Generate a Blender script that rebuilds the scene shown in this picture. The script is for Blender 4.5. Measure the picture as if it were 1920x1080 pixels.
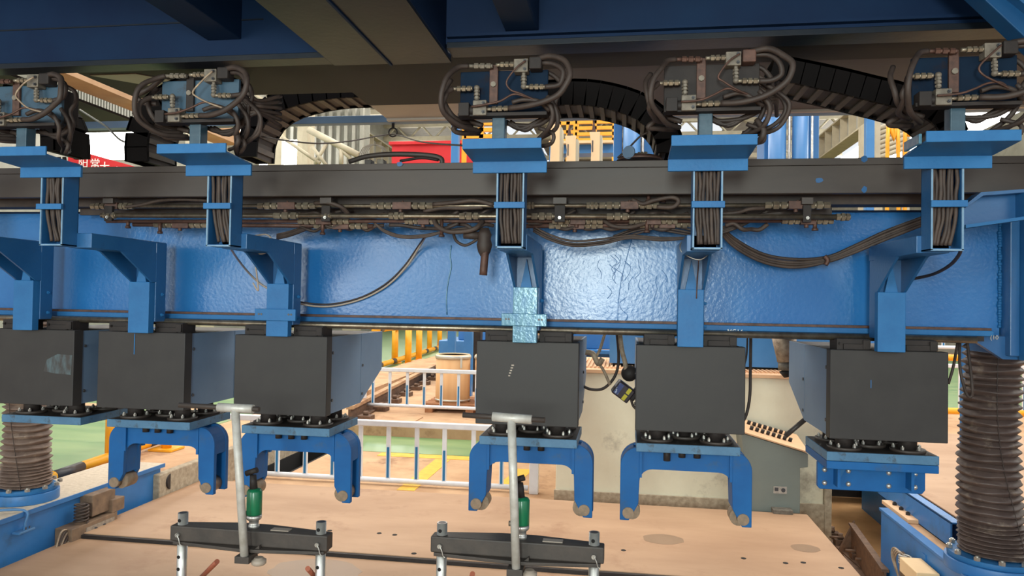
import bpy, bmesh, math, random
from mathutils import Vector, Matrix
random.seed(7)
S = bpy.context.scene
COL = S.collection
for o in list(bpy.data.objects): bpy.data.objects.remove(o)
# ------------------------------------------------------------------ camera
H = 1.75
R3 = ((0.9884275, -0.01393233, 0.15105284), (0.15073586, -0.02153369, -0.98833952), (0.0170226, 0.99967104, -0.01918439))
F = 1376.92
cd = bpy.data.cameras.new('camera'); cam = bpy.data.objects.new('camera', cd); COL.objects.link(cam)
cd.sensor_width = 36; cd.lens = F / 1920 * 36; cd.clip_start = 0.05; cd.clip_end = 300
m = Matrix(R3).to_4x4(); m.translation = (0, 0, H); cam.matrix_world = m
S.camera = cam
# ------------------------------------------------------------------ light
S.view_settings.view_transform = 'Standard'; S.view_settings.look = 'None'
S.view_settings.gamma = 1; S.view_settings.use_curve_mapping = False
S.view_settings.exposure = 0.0
w = bpy.data.worlds.new('sky'); S.world = w; w.use_nodes = True
bg = w.node_tree.nodes['Background']; bg.inputs[0].default_value = (0.93, 0.97, 1.0, 1); bg.inputs[1].default_value = 0.95
def area(name, loc, rot, sx, sy, power, col=(1, 1, 1)):
    l = bpy.data.lights.new(name, 'AREA'); l.shape = 'RECTANGLE'; l.size = sx; l.size_y = sy; l.energy = power; l.color = col
    o = bpy.data.objects.new(name, l); COL.objects.link(o); o.location = loc; o.rotation_euler = rot; return o
PI = math.pi
# window openings of the hall wall behind the photographer (facing +Y), last one added as fill
area('window_fill_light', (-0.4, -4, 2.25), (PI/2, 0, 0), 0.9, 1.6, 330, (0.9, 1, 0.94))
area('window_fill_light', (-5.2, -4, 2.4), (PI/2, 0, 0), 4.2, 2.0, 220, (0.93, 1, 0.95))
area('window_fill_light', (6.5, -4, 4.5), (PI/2, 0, 0), 5.0, 2.5, 150, (0.93, 1, 0.97))  # added front fill, high behind the camera, no known window
# rooflight strips of the hall, then one added lamp
area('skylight_fill', (-7, 17, 11.6), (0, 0, 0), 3, 24, 2300, (1, 0.93, 0.84))
area('skylight_fill', (4, 17, 11.6), (0, 0, 0), 3, 24, 2300, (1, 0.93, 0.84))
area('skylight_fill', (0, 4.9, 9.5), (math.radians(20), 0, 0), 9, 2.5, 430, (1, 0.92, 0.82))  # added lamp, placed and tilted to brighten the concrete wall

# ------------------------------------------------------------------ helpers
def ray(px, py):
    c = (px - 960, -(py - 540), -F)
    return [sum(R3[i][k] * c[k] for k in range(3)) for i in range(3)]
def at(px, py, y):
    r = ray(px, py); t = y / r[1]; return Vector((r[0] * t, y, r[2] * t + H))
def atz(px, py, z):
    r = ray(px, py); t = (z - H) / r[2]; return Vector((r[0] * t, r[1] * t, z))
def atx(px, py, x):
    r = ray(px, py); t = x / r[0]; return Vector((x, r[1] * t, r[2] * t + H))

class MB:
    def __init__(s): s.v = []; s.f = []; s.sm = []
    def add(s, vs, fs, sm=False):
        n = len(s.v); s.v += [tuple(v) for v in vs]
        for f in fs: s.f.append([i + n for i in f]); s.sm.append(sm)
        return s
    def box(s, x0, x1, y0, y1, z0, z1):
        x0, x1 = min(x0, x1), max(x0, x1); y0, y1 = min(y0, y1), max(y0, y1); z0, z1 = min(z0, z1), max(z0, z1)
        vs = [(x, y, z) for z in (z0, z1) for y in (y0, y1) for x in (x0, x1)]
        return s.add(vs, [(0, 2, 3, 1), (4, 5, 7, 6), (0, 1, 5, 4), (2, 6, 7, 3), (0, 4, 6, 2), (1, 3, 7, 5)])
    def obox(s, c, sx, sy, sz, M):
        vs = [Vector(c) + M @ Vector((x * sx / 2, y * sy / 2, z * sz / 2)) for z in (-1, 1) for y in (-1, 1) for x in (-1, 1)]
        return s.add(vs, [(0, 2, 3, 1), (4, 5, 7, 6), (0, 1, 5, 4), (2, 6, 7, 3), (0, 4, 6, 2), (1, 3, 7, 5)])
    def prism(s, pts, axis, d0, d1):
        """pts 2-D; axis 'y': pts=(x,z); 'x': pts=(y,z); 'z': pts=(x,y)"""
        def mk(p, d):
            return (p[0], d, p[1]) if axis == 'y' else (d, p[0], p[1]) if axis == 'x' else (p[0], p[1], d)
        n = len(pts); vs = [mk(p, d0) for p in pts] + [mk(p, d1) for p in pts]
        fs = [list(range(n)), list(range(2 * n - 1, n - 1, -1))] + [(i, i + n, (i + 1) % n + n, (i + 1) % n) for i in range(n)]
        return s.add(vs, fs)
    def frame(s, d):
        d = Vector(d).normalized(); a = Vector((0, 0, 1)) if abs(d.z) < .9 else Vector((0, 1, 0))
        u = d.cross(a).normalized(); return u, d.cross(u).normalized()
    def cyl(s, p0, p1, r, n=12, r1=None, sm=True, caps=True, ph=0):
        p0, p1 = Vector(p0), Vector(p1); u, v = s.frame(p1 - p0); r1 = r if r1 is None else r1
        b = len(s.v); vs = []
        for p, q in ((p0, r), (p1, r1)):
            for i in range(n):
                a = 2 * PI * i / n + ph; vs.append(p + u * math.cos(a) * q + v * math.sin(a) * q)
        s.add(vs, [(i, (i + 1) % n, (i + 1) % n + n, i + n) for i in range(n)], sm)
        if caps:
            s.f.append([b + i for i in range(n - 1, -1, -1)]); s.sm.append(False)
            s.f.append([b + n + i for i in range(n)]); s.sm.append(False)
        return s
    def lathe(s, c, prof, n=24, ax='z', closed=False, sm=True):
        c = Vector(c); vs = []
        for (r, h) in prof:
            for i in range(n):
                a = 2 * PI * i / n; q = (r * math.cos(a), r * math.sin(a))
                vs.append(c + (Vector((q[0], q[1], h)) if ax == 'z' else Vector((q[0], h, q[1])) if ax == 'y' else Vector((h, q[0], q[1]))))
        fs = []
        for k in range(len(prof) - 1):
            for i in range(n):
                j = (i + 1) % n; fs.append((k * n + i, k * n + j, (k + 1) * n + j, (k + 1) * n + i))
        b = len(s.v); s.add(vs, fs, sm)
        if not closed:
            s.f.append([b + i for i in range(n - 1, -1, -1)]); s.sm.append(False)
            m_ = b + (len(prof) - 1) * n; s.f.append([m_ + i for i in range(n)]); s.sm.append(False)
        return s
    def tube(s, pts, r, n=8, sub=5, caps=True):
        pts = [Vector(p) for p in pts]
        if len(pts) > 2 and sub > 1:
            q = [pts[0] * 2 - pts[1]] + pts + [pts[-1] * 2 - pts[-2]]; out = []
            for i in range(1, len(q) - 2):
                for k in range(sub):
                    t = k / sub; a, b, c, d = q[i - 1:i + 3]
                    out.append(0.5 * ((2 * b) + (c - a) * t + (2 * a - 5 * b + 4 * c - d) * t * t + (3 * b - a - 3 * c + d) * t ** 3))
            pts = out + [pts[-1]]
        N = len(pts); u = None; vs = []
        for i, p in enumerate(pts):
            d = (pts[min(i + 1, N - 1)] - pts[max(i - 1, 0)])
            if d.length < 1e-6: d = Vector((0, 0, 1))
            d.normalize()
            if u is None: u, _ = s.frame(d)
            u = (u - d * u.dot(d)); u.normalize(); v = d.cross(u)
            for k in range(n):
                a = 2 * PI * k / n; vs.append(p + u * math.cos(a) * r + v * math.sin(a) * r)
        b = len(s.v)
        s.add(vs, [(i * n + k, i * n + (k + 1) % n, (i + 1) * n + (k + 1) % n, (i + 1) * n + k) for i in range(N - 1) for k in range(n)], True)
        if caps:
            s.f.append([b + k for k in range(n - 1, -1, -1)]); s.sm.append(False)
            s.f.append([b + (N - 1) * n + k for k in range(n)]); s.sm.append(False)
        return s
    def ball(s, c, r, n=10, m_=6):
        prof = [(max(1e-4, r * math.sin(PI * k / m_)), -r * math.cos(PI * k / m_)) for k in range(m_ + 1)]
        return s.lathe(c, prof, n, closed=True)

ORG = {}
def thing(name, label, cat, loc=(0, 0, 0), group=None, kind=None):
    o = bpy.data.objects.new(name, None); COL.objects.link(o); o.location = loc; o.empty_display_size = .05
    o['label'] = label; o['category'] = cat
    if group: o['group'] = group
    if kind: o['kind'] = kind
    ORG[o.name] = Vector(loc); return o
def mesh(mb, org, mat, bev=0):
    me = bpy.data.meshes.new('m')
    me.from_pydata([tuple(Vector(v) - org) for v in mb.v], [], mb.f)
    me.polygons.foreach_set('use_smooth', mb.sm)
    bm = bmesh.new(); bm.from_mesh(me); bmesh.ops.recalc_face_normals(bm, faces=bm.faces); bm.to_mesh(me); bm.free()
    me.materials.append(mat); return me
def part(name, mb, mat, parent, bev=0, label=None):
    org = ORG[parent.name]; me = mesh(mb, org, mat)
    o = bpy.data.objects.new(name, me); COL.objects.link(o); o.parent = parent; ORG[o.name] = org
    if bev: bevel(o, bev)
    if label: o['label'] = label
    return o
def bevel(o, wd, seg=2):
    b = o.modifiers.new('bevel', 'BEVEL'); b.width = wd; b.segments = seg; b.limit_method = 'ANGLE'; b.angle_limit = math.radians(50)
def solo(name, mb, mat, label=None, cat=None, group=None, kind=None, bev=0):
    xs = [v[0] for v in mb.v]; ys = [v[1] for v in mb.v]; zs = [v[2] for v in mb.v]
    org = Vector(((min(xs) + max(xs)) / 2, (min(ys) + max(ys)) / 2, min(zs)))
    me = mesh(mb, org, mat); o = bpy.data.objects.new(name, me); COL.objects.link(o); o.location = org
    if label: o['label'] = label
    if cat: o['category'] = cat
    if group: o['group'] = group
    if kind: o['kind'] = kind
    if bev: bevel(o, bev)
    ORG[o.name] = org; return o
def struct(name, mb, mat, bev=0): return solo(name, mb, mat, kind='structure', bev=bev)

# ------------------------------------------------------------------ materials
def srgb(r, g, b):
    return tuple(((c / 255) / 12.92 if c / 255 < .04045 else ((c / 255 + .055) / 1.055) ** 2.4) for c in (r, g, b)) + (1,)
def mat(name, c1, c2=None, rough=.5, metal=0, nscale=4, bump=0, bscale=40, stretch=None, spec=.5, mix=(.35, .7), emis=0, bdist=.002, dirt=None, dscale=2.5):
    m_ = bpy.data.materials.new(name); m_.use_nodes = True; nt = m_.node_tree; N = nt.nodes; L = nt.links
    p = N['Principled BSDF']; p.inputs['Roughness'].default_value = rough; p.inputs['Metallic'].default_value = metal
    p.inputs['Specular IOR Level'].default_value = spec
    tc = N.new('ShaderNodeTexCoord'); mp = N.new('ShaderNodeMapping'); L.new(tc.outputs['Object'], mp.inputs[0])
    if stretch: mp.inputs['Scale'].default_value = stretch
    out = None
    if c2:
        no = N.new('ShaderNodeTexNoise'); no.inputs['Scale'].default_value = nscale; no.inputs['Detail'].default_value = 6; no.inputs['Roughness'].default_value = .6
        L.new(mp.outputs[0], no.inputs['Vector'])
        mr = N.new('ShaderNodeMapRange'); mr.inputs[1].default_value = mix[0]; mr.inputs[2].default_value = mix[1]; L.new(no.outputs[0], mr.inputs[0])
        mx = N.new('ShaderNodeMix'); mx.data_type = 'RGBA'; mx.inputs[6].default_value = c1; mx.inputs[7].default_value = c2
        L.new(mr.outputs[0], mx.inputs[0]); out = mx.outputs[2]
        if dirt:
            n2 = N.new('ShaderNodeTexNoise'); n2.inputs['Scale'].default_value = dscale; n2.inputs['Detail'].default_value = 8; n2.inputs['Roughness'].default_value = .7
            L.new(tc.outputs['Object'], n2.inputs['Vector'])
            r2 = N.new('ShaderNodeMapRange'); r2.inputs[1].default_value = .56; r2.inputs[2].default_value = .68; L.new(n2.outputs[0], r2.inputs[0])
            m2 = N.new('ShaderNodeMix'); m2.data_type = 'RGBA'; L.new(out, m2.inputs[6]); m2.inputs[7].default_value = dirt
            L.new(r2.outputs[0], m2.inputs[0]); out = m2.outputs[2]
        L.new(out, p.inputs['Base Color'])
        mr2 = N.new('ShaderNodeMapRange'); mr2.inputs[3].default_value = max(.05, rough - .08); mr2.inputs[4].default_value = min(1, rough + .12); L.new(no.outputs[0], mr2.inputs[0]); L.new(mr2.outputs[0], p.inputs['Roughness'])
    else: p.inputs['Base Color'].default_value = c1
    if bump:
        nb = N.new('ShaderNodeTexNoise'); nb.inputs['Scale'].default_value = bscale; nb.inputs['Detail'].default_value = 4; L.new(tc.outputs['Object'], nb.inputs['Vector'])
        b = N.new('ShaderNodeBump'); b.inputs['Strength'].default_value = bump; b.inputs['Distance'].default_value = bdist; L.new(nb.outputs[0], b.inputs['Height']); L.new(b.outputs[0], p.inputs['Normal'])
    if emis: p.inputs['Emission Color'].default_value = c1; p.inputs['Emission Strength'].default_value = emis
    return m_
BLUE = mat('blue_paint', srgb(30, 84, 134), srgb(40, 98, 150), rough=.36, nscale=3, bump=.35, bscale=55, dirt=srgb(38, 84, 128), dscale=6)
WEB = mat('web_paint', srgb(32, 100, 164), srgb(44, 114, 176), rough=.23, nscale=2.2, bump=.5, bscale=48, bdist=.003, stretch=(1, 1, .5))
LBLUE = mat('blue_paint_lit', srgb(34, 96, 150), srgb(44, 110, 164), rough=.5, spec=.3, nscale=6, bump=.5, bscale=70)  # lit copy of the blue paint, stronger light put into the colour
YBLUE = mat('yoke_blue', srgb(12, 82, 142), srgb(20, 94, 156), rough=.55, spec=.3, nscale=5, bump=.2, dirt=srgb(44, 84, 126), dscale=8)
PLBLUE = mat('worn_blue_plate', srgb(60, 100, 132), srgb(76, 120, 152), rough=.5, nscale=9, bump=.3, dirt=srgb(54, 62, 68), dscale=12)
NAVY = mat('overhead_navy_paint', srgb(8, 32, 64), srgb(14, 42, 74), rough=.6, spec=.2, nscale=2, bump=.2)
NAVY2 = mat('girder_underside', srgb(18, 28, 40), srgb(34, 38, 44), rough=.4, spec=.3, nscale=1.6, bump=.4, bscale=30)
DGREY = mat('dark_cover', srgb(48, 46, 46), srgb(56, 54, 53), rough=.5, nscale=5, bump=.08, spec=.3)
DARK = mat('black_steel', srgb(58, 50, 46), srgb(70, 62, 57), rough=.5, nscale=8, stretch=(.3, 1, 1), bump=.15)
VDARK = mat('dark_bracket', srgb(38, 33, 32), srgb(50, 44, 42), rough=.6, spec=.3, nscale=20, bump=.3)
SIDE = mat('side_panel_greyblue', srgb(92, 118, 146), srgb(106, 130, 156), rough=.5, nscale=3, bump=.1)
HOSE = mat('rubber_hose', srgb(56, 45, 40), srgb(78, 64, 56), rough=.62, nscale=20, bump=.2, bscale=120)
HOSED = mat('dark_rubber_hose', srgb(48, 38, 34), srgb(64, 52, 46), rough=.6, nscale=20)
CHAIN = mat('cable_chain_plastic', srgb(12, 9, 9), srgb(18, 14, 14), rough=.8, spec=.15, nscale=10)
SLAT = mat('chain_crossbar', srgb(76, 68, 62), srgb(96, 86, 76), rough=.6, nscale=10)
STEEL = mat('worn_steel', srgb(150, 140, 122), srgb(112, 98, 84), rough=.35, metal=.85, nscale=25)
RUST = mat('rusty_fitting', srgb(96, 68, 58), srgb(70, 52, 46), rough=.55, metal=.3, nscale=30, bump=.3)
BRASS = mat('fitting_steel', srgb(156, 146, 128), srgb(116, 104, 90), rough=.4, metal=.6, nscale=30)
PALE = mat('cast_manifold', srgb(124, 116, 104), srgb(84, 76, 68), rough=.55, metal=.2, nscale=30)
CHROME = mat('chrome', srgb(208, 206, 200), srgb(180, 178, 172), rough=.3, metal=.75, nscale=20)
ZINC = mat('zinc_bolt', srgb(190, 188, 182), srgb(150, 146, 140), rough=.35, metal=.8, nscale=40)
PIN = mat('pin_end', srgb(150, 126, 104), srgb(120, 108, 92), rough=.5, metal=.3, nscale=40)
PLATE = mat('dusty_steel_plate', srgb(174, 140, 110), srgb(154, 120, 92), rough=.62, nscale=1.4, bump=.2, bscale=25, stretch=(.5, 1.6, 1), dirt=srgb(152, 116, 88), dscale=2.2)
STAIN = mat('oil_stain', srgb(132, 106, 84), srgb(146, 118, 94), rough=.4, nscale=4)
TAN = mat('dusty_concrete', srgb(196, 160, 124), srgb(172, 134, 100), rough=.85, nscale=2.5, bump=.3, bscale=20, dirt=srgb(144, 106, 78), dscale=1.6)
CREAM = mat('cream_concrete', srgb(222, 216, 192), srgb(208, 200, 176), rough=.8, nscale=2, bump=.25, bscale=14, dirt=srgb(162, 152, 134), dscale=1.4)
KERB = mat('kerb_concrete', srgb(176, 162, 140), srgb(140, 126, 106), rough=.9, nscale=22, bump=.6, bscale=60)
GREEN = mat('green_floor_paint', srgb(98, 138, 92), srgb(136, 158, 104), rough=.3, nscale=1.5, stretch=(.4, 2, 1), bump=.1, bscale=6)
YEL = mat('yellow_paint', srgb(232, 156, 22), srgb(240, 172, 36), rough=.4, nscale=5)
YLINE = mat('yellow_floor_line', srgb(224, 180, 60), srgb(210, 160, 60), rough=.6, nscale=9)
BLACKP = mat('black_paint_band', srgb(58, 58, 62), rough=.4)
WHITE = mat('white_rail_paint', srgb(226, 228, 232), srgb(214, 216, 222), rough=.35, nscale=9)
RBLUE = mat('reflective_blue', srgb(26, 112, 164), rough=.4)
DRUM = mat('fibre_drum_board', srgb(214, 168, 118), srgb(206, 158, 108), rough=.7, nscale=2, stretch=(6, 6, .3))
DLID = mat('drum_lid', srgb(232, 200, 156), srgb(224, 190, 146), rough=.6, nscale=4)
RING = mat('drum_ring', srgb(206, 200, 186), rough=.35, metal=.6)
WOOD = mat('pallet_wood', srgb(176, 124, 84), srgb(150, 102, 70), rough=.8, nscale=8)
CONS = mat('console_grey', srgb(112, 118, 112), srgb(120, 126, 118), rough=.5, nscale=3)
CTOP = mat('console_top', srgb(220, 178, 138), srgb(208, 166, 128), rough=.6, nscale=6)
SAND = mat('sandy_floor', srgb(226, 178, 124), srgb(206, 156, 104), rough=.95, nscale=3, bump=.5, bscale=60)
RAILM = mat('old_rail', srgb(112, 84, 64), srgb(82, 62, 50), rough=.7, nscale=20, bump=.4)
BELL = mat('bellows_cloth', srgb(124, 104, 92), srgb(98, 80, 72), rough=.55, nscale=9, bump=.35, bscale=30, dirt=srgb(148, 130, 114), dscale=7)
BELLD = mat('bellows_cloth_dark', srgb(92, 76, 70), srgb(72, 58, 54), rough=.5, nscale=9, bump=.4, bscale=30, dirt=srgb(128, 112, 100), dscale=7)
GBEAM = mat('ground_beam_blue', srgb(42, 104, 164), srgb(56, 118, 178), rough=.4, nscale=2.5, bump=.25, dirt=srgb(54, 98, 140), dscale=2.2)
DUSTY = mat('dust_covered_top', srgb(210, 196, 176), srgb(186, 170, 150), rough=.9, nscale=30, bump=.7, bscale=70)
SHEET = mat('grey_sheet_steel', srgb(168, 154, 140), srgb(150, 138, 126), rough=.38, nscale=.9, bump=.2, bscale=12, spec=.4)
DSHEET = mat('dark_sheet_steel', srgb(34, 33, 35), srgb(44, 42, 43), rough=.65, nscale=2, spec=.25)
SHEET2 = mat('grey_sheet_steel_shaded', srgb(92, 88, 90), srgb(80, 77, 80), rough=.6, nscale=1, spec=.25)  # shaded copy of the grey sheet, for the part without reflection
WALLM = mat('corrugated_sheet', srgb(150, 150, 142), srgb(136, 136, 128), rough=.6, nscale=3)
GIRD = mat('crane_girder_paint', srgb(176, 168, 146), srgb(160, 152, 132), rough=.6, nscale=3)
ROOFM = mat('roof_sheet', srgb(120, 116, 108), srgb(104, 100, 92), rough=.7, nscale=3)
GLASS = mat('daylight_glass', (1, .98, .93, 1), rough=.5, emis=9)
REDB = mat('red_banner_cloth', srgb(206, 40, 46), srgb(196, 34, 40), rough=.7, nscale=3)
WTXT = mat('white_lettering', srgb(240, 236, 232), rough=.7)
BOXM = mat('dusty_brown_box', srgb(128, 104, 82), srgb(98, 80, 66), rough=.7, nscale=12, bump=.3)
SOCK = mat('socket_blue', srgb(64, 114, 164), srgb(80, 126, 170), rough=.4, nscale=8)
GREENP = mat('green_jack_paint', srgb(20, 106, 70), srgb(28, 120, 80), rough=.3, nscale=8)
BLACKJ = mat('black_jack_beam', srgb(52, 47, 44), srgb(70, 62, 56), rough=.55, nscale=10, bump=.4)
PIPEW = mat('pale_steel_tube', srgb(196, 194, 188), srgb(164, 158, 148), rough=.4, metal=.15, nscale=18, bump=.2)
COPPER = mat('copper_rod', srgb(168, 96, 72), srgb(148, 84, 64), rough=.45, metal=.4, nscale=14)
SCUFF = mat('teal_scuff', srgb(50, 48, 48), srgb(74, 92, 98), rough=.5, nscale=9, stretch=(3, 1, .8), mix=(.42, .62))
LABELY = mat('label_yellow', srgb(206, 190, 40), rough=.5)
LABELB = mat('label_blue', srgb(48, 64, 120), srgb(180, 190, 210), rough=.5, nscale=60, mix=(.55, .6))
LENSB = mat('instrument_black', srgb(38, 32, 38), srgb(52, 36, 44), rough=.35, nscale=6)
TAPE = mat('taped_cable', srgb(176, 156, 132), srgb(110, 90, 74), rough=.6, nscale=22)
BRACE = mat('brace_blue', srgb(12, 66, 112), srgb(18, 78, 124), rough=.5, spec=.25)
BLACK = mat('hole_black', srgb(14, 12, 12), rough=.9)
FARBLUE = mat('far_machine_blue', srgb(52, 112, 172), srgb(66, 128, 184), rough=.35, nscale=2)
EDGE = mat('pale_blue_edge', srgb(120, 152, 176), srgb(90, 130, 164), rough=.5, nscale=20)  # paler blue for the channel lips
POSTM = mat('worn_teal_post', srgb(40, 68, 84), srgb(62, 92, 108), rough=.4, nscale=12, bump=.4)
STAINW = mat('flaked_glossy_blue', srgb(96, 140, 156), srgb(48, 104, 140), rough=.2, nscale=18, stretch=(2, 2, .5), metal=.1, bump=.6, bscale=60)

# ================================================================== SETTING
FZ = -0.15
fl = MB()
pit = (at(498, 850, 7).x, 0)
# main floor with the dark trench and the sunken rail pit left open
fl.box(-4.04, 1.56, 6.9, 7.45, FZ - .3, FZ)          # strip behind plates
fl.box(-3.57, 1.56, 7.45, 8.7, FZ - .3, FZ)
fl.box(-4.04, 1.9, 8.7, 9.9, FZ - .3, FZ)
struct('floor', fl, TAN)
struct('floor', MB().box(-4.3, 3.0, -8, 5.1, -1.1, -0.12), TAN)
struct('floor', MB().box(-4.04, 1.5, 5.1, 6.9, -1.1, -0.12), TAN)
struct('floor', MB().box(-9, 14, 9.9, 60, -.5, 0), TAN)
struct('floor', MB().box(-30, -4.04, 6.0, 9.9, -.5, .14), TAN)
struct('floor', MB().box(-30, -4.2, -8, 6.0, -.5, -.02), TAN)
struct('floor', MB().box(-30, -9, 9.9, 60, -.5, 0), TAN)
struct('floor', MB().box(2.95, 14, -8, 9.9, -.5, 0), TAN)
struct('floor', MB().box(-4.04, -3.57, 7.45, 8.7, -1.2, -1.0), BLACK)     # bottom of the trench, painted black as deep shade
struct('floor', MB().box(-4.0, -3.575, 8.67, 8.695, -1, FZ).box(-3.60, -3.571, 7.45, 8.69, -1, FZ).box(-3.97, -3.95, 7.45, 8.69, -1, FZ).box(-4.0, -3.58, 7.455, 7.47, -1, FZ - .01), BLACK)  # added black liner, paints the trench walls as shade
struct('floor', MB().box(1.5, 2.95, 5.1, 9.9, -.8, -.4), SAND)          # bottom of the rail pit
struct('trim_1', MB().box(-4.06, -3.98, 5.9, 9.9, -.3, .19), KERB, .01)
# painted zones
gz = MB(); g0 = atz(680, 846, FZ).y; g1 = atz(680, 800, FZ).y
struct('floor', MB().box(-3.95, 1.9, g0, min(g1, 9.89), FZ, FZ + .004), GREEN)
struct('trim_2', MB().box(-2.95, 1.9, g0 - .22, g0 - .02, FZ, FZ + .004), YLINE)
for k, (a, b) in enumerate([((760, 920), (830, 862)), ((945, 915), (985, 880))]):
    p, q = atz(a[0], a[1], FZ), atz(b[0], b[1], FZ); dx = .09
    struct('trim_%d' % (3 + k), MB().prism([(p.x - dx, p.y), (p.x + dx, p.y), (q.x + dx, q.y), (q.x - dx, q.y)], 'z', FZ, FZ + .004), YLINE)
struct('floor', MB().box(-11, -5.05, 6.0, 9.6, .14, .144), GREEN)
struct('floor', MB().box(-14, -5.9, 10.2, 45, 0, .004), GREEN)
struct('floor', MB().box(5, 12, 14, 40, 0, .004), GREEN)
# hall shell
wl = MB()
struct('wall_left', MB().box(-14.3, -14, 5, 60, 0, 7.4), WALLM)
for k in range(26):
    pass
struct('wall_left', MB().box(-14.3, -14, 5, 60, 9.6, 12), WALLM)
struct('wall_right', MB().box(13, 13.3, 3, 60, 0, 8.4), WALLM)
struct('wall_back', MB().box(-14, 13, 60, 60.3, 0, 12), WALLM)
struct('window_1', MB().box(-14.25, -14.15, 5, 60, 7.4, 9.6), GLASS)
struct('window_2', MB().box(13.1, 13.2, 3, 60, 8.4, 11), GLASS)
rf = MB()
for x0, x1 in ((-14.3, -8.6), (-5.4, 2.4), (5.6, 13.3)): rf.box(x0, x1, 8, 60, 12, 12.15)
struct('ceiling', rf, ROOFM)
for i, y in enumerate(range(11, 60, 6)):
    t = MB().box(-14, 13, y, y + .25, 11.0, 11.25).box(-14, 13, y, y + .25, 11.8, 12.0)
    for k in range(18): t.cyl((-14 + k * 1.5, y + .12, 11.1), (-14 + k * 1.5 + .75, y + .12, 11.9), .06, 6).cyl((-14 + k * 1.5 + .75, y + .12, 11.9), (-14 + k * 1.5 + 1.5, y + .12, 11.1), .06, 6)
    struct('trim_%d' % (10 + i), t, GIRD)
def girder(x, z0, z1, y0, y1, side, lab):
    g = thing('crane_girder', lab, 'crane girder', (x, (y0 + y1) / 2, z0))
    part('web_plate', MB().box(x - .03, x + .03, y0, y1, z0, z1), WALLM, g)
    part('flange', MB().box(x - .3, x + .3, y0, y1, z1, z1 + .06), GIRD, g)
    part('flange', MB().box(x - .3, x + .3, y0, y1, z0 - .06, z0), GIRD, g)
    n = int((y1 - y0) / 1.1)
    for k in range(n):
        y = y0 + k * 1.1; part('stiffener', MB().box(x, x + side * .28, y, y + .06, z0, z1), GIRD, g)
    for k in range(int((y1 - y0) / 12) + 1):
        y = y0 + 7 + k * 12
        if y < y1: part('column', MB().box(x - .3, x + .3, y, y + .7, 0, z0 - .06), GIRD, g)
    return g
girder(-12, 8.25, 9.4, 12, 58, 1, 'crane runway girder with ribbed plates along the left side of the hall')
girder(8.5, 8.2, 9.1, 8, 58, -1, 'crane runway girder with ribbed plates along the right side of the hall')
# far window wall pieces at left: bright panes between steel posts
for i, (x0, x1, y0, y1) in enumerate([(486, 508, 262, 308), (530, 562, 262, 308)]):
    a, b = at(x0, y1, 24), at(x1, y0, 24)
    o = struct('window_%d' % (3 + i), MB().box(a.x, b.x, 24, 24.05, a.z - .4, b.z), GLASS)
    struct('trim_%d' % (30 + i), MB().box(b.x, b.x + .5, 23.8, 24.1, 0, b.z + 1.2), GIRD)
a, b = at(130, 300, 16), at(248, 246, 16)
struct('window_5', MB().box(a.x, b.x, 16, 16.05, a.z, b.z), GLASS)
a, b = at(120, 248, 16.2), at(262, 150, 16.2)
wc = MB()
for k in range(26):
    x = a.x + (b.x - a.x) * k / 26; wc.box(x, x + (b.x - a.x) / 52, 16.1, 16.2, a.z, b.z)
wc.box(a.x, b.x, 16.2, 16.25, a.z, b.z)
struct('wall_far', wc, WALLM)
a, b = at(530, 262, 26), at(690, 200, 26); wc = MB().box(a.x, b.x, 26.2, 26.25, a.z - 1.2, b.z)
for k in range(11):
    x = a.x + (b.x - a.x) * k / 11; wc.box(x, x + .12, 26.0, 26.2, a.z - 1.2, b.z)
struct('wall_far', wc, WALLM)

# red banner with white characters, far left
a, b = at(126, 330, 15.5), at(252, 268, 15.5)
ban = thing('red_banner', 'long red cloth banner with large white characters, hanging under the bright left window', 'banner', (a.x, 15.5, a.z))
c, d = at(128, 277, 15.5), at(252, 312, 15.5)
part('cloth', MB().prism([(c.x, c.z), (d.x, d.z), (d.x, a.z - .2), (c.x, a.z - .2)], 'y', 15.5, 15.53), REDB, ban)
def text(name, s, size, loc, rot, mt, parent, ext=.002, align='CENTER', lab=None):
    cu = bpy.data.curves.new('t', 'FONT'); cu.body = s; cu.size = size; cu.extrude = ext; cu.align_x = align; cu.align_y = 'CENTER'
    t = bpy.data.objects.new('t', cu); COL.objects.link(t)
    dg = bpy.context.evaluated_depsgraph_get(); me = bpy.data.meshes.new_from_object(t.evaluated_get(dg)); bpy.data.objects.remove(t)
    me.materials.clear(); me.materials.append(mt)
    o = bpy.data.objects.new(name, me); COL.objects.link(o); o.parent = parent
    o.location = Vector(loc) - ORG[parent.name]; o.rotation_euler = rot; ORG[o.name] = ORG[parent.name]
    if lab: o['label'] = lab
    return o
for ch, px, py in (('阳', 156, 307), ('常', 178, 309), ('大', 196, 315), ('力', 220, 324)):
    p = at(px, py, 15.44); text('lettering', ch, .27, p, (PI/2, 0, 0), WTXT, ban, .004)

# ================================================================== STEEL PLATES ON THE FLOOR
pl = thing('steel_plate', 'large dusty tan steel plate with bolt holes, behind the seam on the floor', 'steel plate', (-1.2, 5.7, -.1))
part('deck', MB().box(-3.97, 1.555, 4.9, 6.55, -.1, 0), PLATE, pl, .004)
def disc(cx, cy, r, z, ry=None, n=20, th=.0015):
    b = MB(); pts = [(cx + r * math.cos(2 * PI * k / n) * (1 + .06 * math.sin(k * 1.7)), cy + (ry or r) * math.sin(2 * PI * k / n)) for k in range(n)]
    return b.prism(pts, 'z', z, z + th)
HOLES = ((618, 995), (711, 1000), (740, 1003), (648, 1032), (666, 1036), (776, 1038), (1169, 1032), (1394, 1047), (1473, 1056), (1506, 1055), (1577, 1065))
for (x, y) in HOLES:
    p = atz(x, y, 0)
    if p.y > 4.95: part('bolt_hole', disc(p.x, p.y, .018, 0, th=.002), BLACK, pl)
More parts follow.
